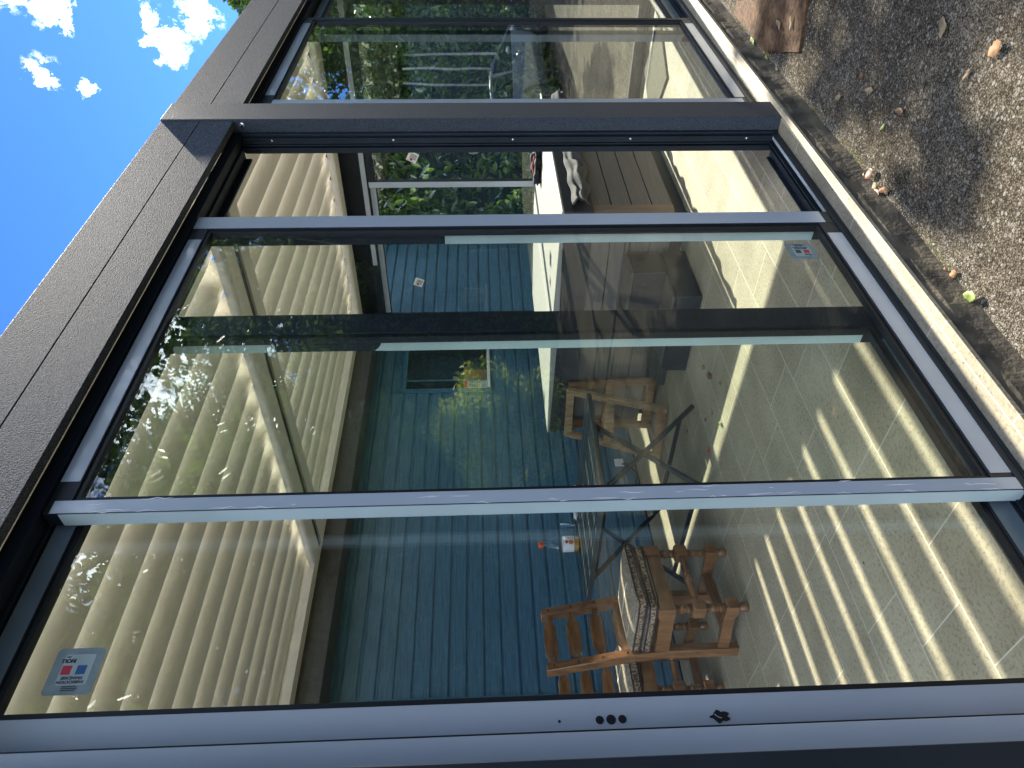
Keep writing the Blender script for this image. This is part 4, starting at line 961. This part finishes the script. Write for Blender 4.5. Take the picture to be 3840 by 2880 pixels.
leaf(2.155, 2.258, F0, .044, .022, 30, 'dl_green', 'yellow-green leaf on the edge of the sunlit band of tiles', .5)
leaf(2.265, 2.300, F0, .036, .022, 100, 'dl_tan', 'small curled leaf on shaded tiles left of the sunlit band', .5)
leaf(2.49, 2.655, F0, .034, .024, 20, 'dl_red', 'dark reddish leaf on the tiles under the table foot', .3)
leaf(2.315, 2.394, F0, .036, .022, 50, 'dl_brown', 'small brown leaf on tiles between table foot and sunlit band', .4)
q = MB(); q.add([(2.20, 2.44, F0+.004), (2.17, 2.465, F0+.004), (2.172, 2.452, F0+.016)], [(0, 1, 2)]); tag(q.build('paper_scrap', MT['dl_redb']), 'tiny bright red scrap on the tiles near the table', 'scrap')

# litter and grit along the kerb and on tiles: nobody could count it
def scatter(name, mat, n, fx, smin, smax, seed, flat=.6):
    rg = np.random.default_rng(seed); V = []; Fc = []
    for i in range(n):
        x, y, z, k = fx(rg); s = rg.uniform(smin, smax)*k; a = rg.uniform(0, 6.28); st = rg.uniform(.5, 1.6); o = len(V)
        c_, s_ = cos(a), sin(a)
        for (px, py, pz) in ((1, 0, 0), (0, 1, 0), (-1, 0, 0), (0, -1, 0), (0.1, 0.1, 1)):
            px *= st*rg.uniform(.7, 1.2); py *= rg.uniform(.7, 1.2)
            V.append(((x*S)+(px*c_-py*s_)*s, (y*S)+(px*s_+py*c_)*s, (z+ZF)*S+pz*s*flat*rg.uniform(.5, 1.1)))
        Fc += [(o, o+1, o+4), (o+1, o+2, o+4), (o+2, o+3, o+4), (o+3, o, o+4)]
    me = bpy.data.meshes.new(name); me.from_pydata(V, [], Fc); me.materials.append(mat)
    o = bpy.data.objects.new(name, me); C.objects.link(o); return tag(o, kind='stuff')
g_grit = pm('pale_grit', (.10, .085, .06), .8, vscale=90, col2=(.42, .38, .30), detail=1)
def kerbline(rg):
    x = rg.uniform(.9, 4.4); y = .976-abs(rg.normal(0, .022)); return x, y, ZD-.0005, (1.4 if rg.random() < .1 else 1)
scatter('kerb_grit', g_grit, 6000, kerbline, .0015, .0045, 3)
def asph(rg): return rg.uniform(.9, 4.6), rg.uniform(.0, .975), ZD-.0012, 1
stone = pm('asphalt_aggregate', (.10, .09, .074), .85, vscale=120, col2=(.25, .232, .198), spec=.1, detail=1)
def near(rg):
    x = 1.0+abs(rg.normal(0, 1.0)); y = rg.uniform(.30, .978); return min(x, 4.5), y, ZD-.0008, 1
scatter('loose_aggregate', stone, 60000, near, .0012, .0032, 5, .75)
moss = pm('dry_moss', (.10, .085, .03), .9, vscale=60, col2=(.24, .21, .07), detail=2)
def ml(rg):
    c = rg.choice([1.95, 2.05, 2.35, 2.9, 1.5, 3.3]); return rg.normal(c, .06), .974-abs(rg.normal(0, .012)), ZD, 1
scatter('moss_clumps', moss, 1800, ml, .001, .003, 8, 1)
def til(rg): return rg.uniform(.8, 3.0), rg.uniform(1.25, 2.9), F0, (2.2 if rg.random() < .06 else 1)
scatter('floor_specks', pm('dark_specks', (.035, .028, .018), .9), 420, til, .0012, .0030, 9, .35)

# ------------------------------------------------------------------ vegetation
def leaves(centers, n, L, seed, shell=.55, yclip=None, wd=.42):
    rg = np.random.default_rng(seed); cs_ = np.array([c[:3] for c in centers]); rs = np.array([c[3] for c in centers], float)
    pr = rs**2/np.sum(rs**2); idx = rg.choice(len(rs), n, p=pr)
    d_ = rg.normal(size=(n, 3)); d_ /= np.linalg.norm(d_, axis=1)[:, None]
    rad = rs[idx]*(shell+(1-shell)*rg.random(n))*(.8+.35*rg.random(n))
    P = cs_[idx]+d_*rad[:, None]
    return P, rg, L, wd
def leafmesh(name, P, rg, L, wd, mat, par=None, out=None, boxes=False):
    n = len(P); a = rg.normal(size=(n, 3)); a[:, 2] -= .3; a /= np.linalg.norm(a, axis=1)[:, None]
    b_ = rg.normal(size=(n, 3)); b_ -= a*np.sum(a*b_, axis=1)[:, None]; b_ /= np.linalg.norm(b_, axis=1)[:, None]
    c_ = np.cross(a, b_); s = L*(.6+.7*rg.random(n))[:, None]; w = s*wd
    P = P*S; P[:, 2] += ZF*S
    off = np.array(par.location) if par else np.zeros(3); P = P-off
    V = np.stack([P-a*s*.5, P-a*s*.12+b_*w*.5+c_*w*.16, P+a*s*.22+b_*w*.42+c_*w*.14, P+a*s*.55, P+a*s*.22-b_*w*.42+c_*w*.14, P-a*s*.12-b_*w*.5+c_*w*.16], 1).reshape(-1, 3)
    me = bpy.data.meshes.new(name); me.vertices.add(n*6); me.vertices.foreach_set('co', V.astype(np.float32).ravel())
    base_ = (np.arange(n)*6)[:, None]
    tri = np.concatenate([base_+np.array([0, 1, 2, 3]), base_+np.array([0, 3, 4, 5])], 1).reshape(-1, 4)
    m_ = len(tri); me.loops.add(m_*4); me.loops.foreach_set('vertex_index', tri.ravel().astype(np.int32))
    me.polygons.add(m_); me.polygons.foreach_set('loop_start', (np.arange(m_)*4).astype(np.int32)); me.polygons.foreach_set('loop_total', np.full(m_, 4, np.int32))
    me.update(calc_edges=True); me.materials.append(mat)
    o = bpy.data.objects.new(name, me); C.objects.link(o)
    if par: o.parent = par
    return o
def hedge(label, x0, x1, y0, y1, z1, n, L, mat, seed, name='hedge', core=True):
    T = thing(name, label, 'hedge', ((x0+x1)/2, (y0+y1)/2, ZD)); rg = np.random.default_rng(seed)
    P = np.stack([rg.uniform(x0, x1, n), rg.uniform(y0, y1, n), ZD+(z1-ZD)*rg.random(n)], 1)
    face = rg.integers(0, 4, n); dd = np.abs(rg.normal(0, .10, n))
    P[face == 0, 1] = y0+dd[face == 0]; P[face == 1, 0] = x0+dd[face == 1]; P[face == 2, 1] = y1-dd[face == 2]; P[face == 3, 2] = z1-dd[face == 3]*2
    P += .08*np.sin(P[:, [1, 2, 0]]*6.1+np.array([.4, 1.3, 2.1]))
    leafmesh('foliage', P, rg, L*S, .42, mat, T)
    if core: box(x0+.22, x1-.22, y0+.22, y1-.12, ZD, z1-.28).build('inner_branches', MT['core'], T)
    return T
hedge('tall glossy laurel hedge beyond the end windows', 6.1, 14.5, 3.45, 4.6, 1.9, 34000, .105, MT['laurel'], 21)
hedge('clipped dark hedge along the far side of the driveway', 1.0, 19.5, -5.6, -4.7, 2.0, 90000, .095, MT['laurel'], 22)
def tree(label, base, h, crown, n, L, mat, seed, name='tree', r0=.13, limbs=5):
    T = thing(name, label, 'tree', (base[0], base[1], ZD)); rg = np.random.default_rng(seed)
    tk_ = MB(); bx_, by_ = base; top = (bx_+rg.uniform(-.3, .3), by_+rg.uniform(-.3, .3), ZD+h)
    tk_.tube([(bx_, by_, ZD), (bx_+.03, by_, ZD+h*.3), (bx_-.04, by_+.05, ZD+h*.6), top], [r0*1.25, r0, r0*.75, r0*.3], 10)
    for i, c in enumerate(crown[:limbs]):
        s0 = (bx_, by_, ZD+h*(.35+.08*i)); mid = tuple((s0[k]+c[k])/2+rg.uniform(-.1, .1) for k in range(3))
        tk_.tube([s0, mid, tuple(c[:3])], [r0*.5, r0*.3, r0*.1], 7)
    tk_.build('trunk', MT['bark'], T, smooth=True)
    P, rg, _, wd = leaves(crown, n, L, seed, .45)
    leafmesh('crown', P, rg, L*S, .5, mat, T); return T
def crownset(cx, cy, cz, R, k, seed, sz=.7, rr=(.35, .6)):
    rg = np.random.default_rng(seed); out = []
    for i in range(k):
        d_ = rg.normal(size=3); d_ /= np.linalg.norm(d_); q_ = R*rg.random()**.4
        out.append((cx+d_[0]*q_, cy+d_[1]*q_, cz+d_[2]*q_*sz, R*rg.uniform(*rr)*.6))
    return out
# overhanging tree that dapples the driveway
cr_ = [(rgx, rgy, rgz, rr_) for rgx, rgy, rgz, rr_ in crownset(8.3, -1.2, 3.2, 1.5, 24, 31, .42)]
tree('broad tree on the driveway edge whose leaves shade the asphalt', (8.3, -3.3), 3.6, cr_, 15000, .10, MT['oakleaf'], 41)
cr3 = [(x_, y_, z_, r_) for x_, y_, z_, r_ in [(7.4, .72, 2.9, .09), (8.6, .62, 3.3, .2), (7.9, .35, 2.6, .2), (9.4, .5, 3.5, .25), (6.6, .62, 2.3, .10), (7.1, .78, 2.6, .08), (8.3, .80, 3.0, .10), (9.2, .75, 3.2, .14), (7.6, .05, 2.2, .2), (6.3, -.2, 2.2, .2)]]
cr2 = [(6.6, -.15, 2.75, .38), (7.2, -.15, 2.9, .30), (7.8, -.1, 3.0, .40), (8.5, .25, 3.2, .34), (7.0, -.6, 2.7, .45), (9.0, -.2, 3.3, .4), (6.2, -.5, 2.6, .35), (8.0, .55, 3.1, .18)]+cr3
tree('slender tree leaning over the driveway toward the terrace', (9.2, -2.4), 3.6, cr2, 5200, .085, MT['oakleaf'], 43, r0=.07)
tree('large tree across the driveway, seen mirrored in the left panes', (3.2, -6.2), 5.2, crownset(3.0, -5.4, 3.2, 3.0, 46, 33, .8), 52000, .125, MT['oakleaf'], 44, r0=.16)
tree('wide tree across the driveway at the left, behind the viewer', (-5.8, -6.6), 5.0, crownset(-5.6, -6.2, 2.6, 2.0, 26, 35, .8), 14000, .13, MT['oakleaf'], 45, r0=.16)
tree('dense tree across the driveway between two wider ones', (7.2, -6.6), 5.4, crownset(7.2, -5.9, 3.2, 2.9, 44, 36, .85), 42000, .13, MT['laurel'], 49, r0=.16)
tree('dark tree far across the driveway beyond the parked car', (12.5, -6.0), 5.2, crownset(12.6, -6.4, 2.6, 2.6, 44, 37, .85), 36000, .15, MT['laurel'], 46, r0=.18)
hedge('far hedge across the end of the driveway behind the car', 16.6, 17.6, -4.6, 3.3, 2.3, 16000, .13, MT['laurel'], 24)
tree('pale green tree closing the far end of the driveway', (18.5, -3.0), 5.0, crownset(18.4, -2.8, 2.4, 3.4, 44, 38, .8), 32000, .17, MT['oakleaf'], 50, r0=.18)
tree('leafy tree top rising above the beam at the far end', (13.2, 3.2), 4.4, crownset(13.0, 3.15, 3.15, 1.0, 18, 39, .75), 9000, .11, MT['oakleaf'], 47, r0=.12)
tree('yellowish shrub in front of the clipped hedge across the driveway', (4.9, -2.9), 1.0, [(4.5, -2.9, -.05, .30), (4.9, -2.8, .0, .34), (5.4, -2.9, -.02, .3), (4.1, -2.9, -.1, .26), (4.9, -2.9, .3, .25), (4.6, -2.9, -.5, .3), (5.2, -2.9, -.5, .3)], 9000, .06, MT['yellowleaf'], 48, r0=.03, name='shrub')

# ------------------------------------------------------------------ parked car
CAR = thing('parked_car', 'silver people carrier parked on the driveway beside the hedge', 'car', (11.3, -1.98, ZD))
def carbody():
    # stations along x: (x, half width, z sill, z belt)
    L = 4.4; x_f = 13.05; st = []
    top = [(0, .30, .40), (.03, .40, .48), (.08, .44, .54), (.16, .455, .585), (.3, .46, .61), (.45, .46, .63), (.62, .46, .655), (.8, .455, .68), (.92, .44, .69), (.985, .40, .62), (1, .33, .48)]
    vs = []; n = 8
    for t_, hw, zb in top:
        x = x_f-t_*L
        zs = .16 if 0.02 < t_ < .98 else .26
        ring = [(x, -1.98+hw*.86, zs), (x, -1.98+hw, zs+.12), (x, -1.98+hw, zb*.72), (x, -1.98+hw*.93, zb), (x, -1.98-hw*.93, zb), (x, -1.98-hw, zb*.72), (x, -1.98-hw, zs+.12), (x, -1.98-hw*.86, zs)]
        vs += [(a, b_, ZD+c_*.97) for a, b_, c_ in ring]
    fs = [(i*n+k, i*n+(k+1) % n, (i+1)*n+(k+1) % n, (i+1)*n+k) for i in range(len(top)-1) for k in range(n)]+[tuple(range(n)), tuple(range((len(top)-1)*n, len(top)*n))[::-1]]
    m1_ = MB(); m1_.add(vs, fs); m1_.build('body', MT['carpaint'], CAR, smooth=True)
    gh = [(.15, .42, .58, .40, .60), (.50, .42, .62, .345, .91), (.62, .42, .65, .35, .955), (.85, .42, .68, .34, .95), (.96, .41, .68, .36, .74)]
    vs = []
    for t_, w0, z0_, w1, z1_ in gh:
        x = x_f-t_*L; vs += [(x, -1.98+w0, ZD+z0_*.97-.01), (x, -1.98+w1, ZD+z1_*.97), (x, -1.98-w1, ZD+z1_*.97), (x, -1.98-w0, ZD+z0_*.97-.01)]
    fs = [(i*4+k, i*4+(k+1) % 4, (i+1)*4+(k+1) % 4, (i+1)*4+k) for i in range(len(gh)-1) for k in range(4)]+[(0, 1, 2, 3), (16, 17, 18, 19)]
    m2_ = MB(); m2_.add(vs, fs); m2_.build('window', MT['carglass'], CAR, smooth=True)
    rp = [(x_f-t_*L, z1_) for t_, _, _, _, z1_ in gh]
    for sg in (-1, 1):
        q = MB(); q.tube([(x, -1.98+sg*w, ZD+z_*.97+.004) for (x, z_), w in zip(rp, (.405, .347, .352, .342, .362))], [.012, .02, .022, .02, .014], 8); q.build('roof_rail', MT['carpaint'], CAR, smooth=True)
        for tx in (.62, .84):
            x = x_f-tx*L; q = MB(); q.bar((x, -1.98+sg*.425, ZD+.62), (x, -1.98+sg*.352, ZD+.93), .02, .05); q.build('pillar', MT['carpaint'], CAR)
        q = MB(); q.hexa([(x_f-.50*L, -1.98+sg*.33, ZD+.89), (x_f-.50*L, -1.98, ZD+.90), (x_f-.86*L, -1.98, ZD+.93), (x_f-.86*L, -1.98+sg*.33, ZD+.92)], [(x_f-.50*L, -1.98+sg*.345, ZD+.92), (x_f-.50*L, -1.98, ZD+.935), (x_f-.86*L, -1.98, ZD+.965), (x_f-.86*L, -1.98+sg*.34, ZD+.955)]); q.build('roof', MT['carpaint'], CAR)
        blob('mirror', (x_f-.47*L, -1.98+sg*.49, ZD+.67), .06, .05, .035, MT['carpaint'], 2, .02, CAR)
        for wx in (x_f-.195*L, x_f-.805*L):
            yw = -1.98+sg*.455
            q = MB(); q.lathe((wx, yw, ZD+.245), [(.16, -.06*sg if False else -.07), (.235, -.07), (.245, -.05), (.245, .0), (.235, .012), (.16, .014)], 30, 'y'); wh = q.build('wheel', MT['tyre'], CAR, smooth=True)
            q = MB(); q.lathe((wx, yw+.013*sg, ZD+.245), [(.165, 0), (.160, .006), (.13, .0)], 30, 'y')
            for k in range(5):
                a = 2*pi*k/5+.3; q.bar((wx+.02*cos(a), yw+.016*sg, ZD+.245+.02*sin(a)), (wx+.155*cos(a), yw+.016*sg, ZD+.245+.155*sin(a)), .045, .012, up=(0, 1, 0))
            q.build('rim', MT['rim'], wh)
            q = MB(); q.lathe((wx, yw-.005*sg, ZD+.245), [(.27, -.02), (.27, .012 if sg > 0 else -.012)], 30, 'y'); q.build('wheel_arch', MT['rubber'], CAR)
        q = MB(); q.bar((x_f-.05*L, -1.98+sg*.36, ZD+.50), (x_f-.15*L, -1.98+sg*.44, ZD+.56), .05, .07); q.build('headlight', MT['white'], CAR, bevel=.01)
        for hx in (.50, .70): q = MB(); q.box(x_f-hx*L-.05, x_f-hx*L+.04, -1.98+sg*.462-.006, -1.98+sg*.462+.006, ZD+.57, ZD+.59); q.build('door_handle', MT['rubber'], CAR)
carbody()
for i_, (px_, top_) in enumerate(((15.36, 1.47), (14.51, 1.42), (13.75, 1.37))):
    q = MB(); q.tube([(px_, -3.0, ZD), (px_, -3.0, top_)], .022, 8)
    tag(q.build('garden_pole', MT['white'], smooth=True), 'thin pale pole behind the parked car, ' + ('farthest', 'middle one', 'nearest')[i_] + ' of three in a row', 'pole', 'thin poles behind the car')
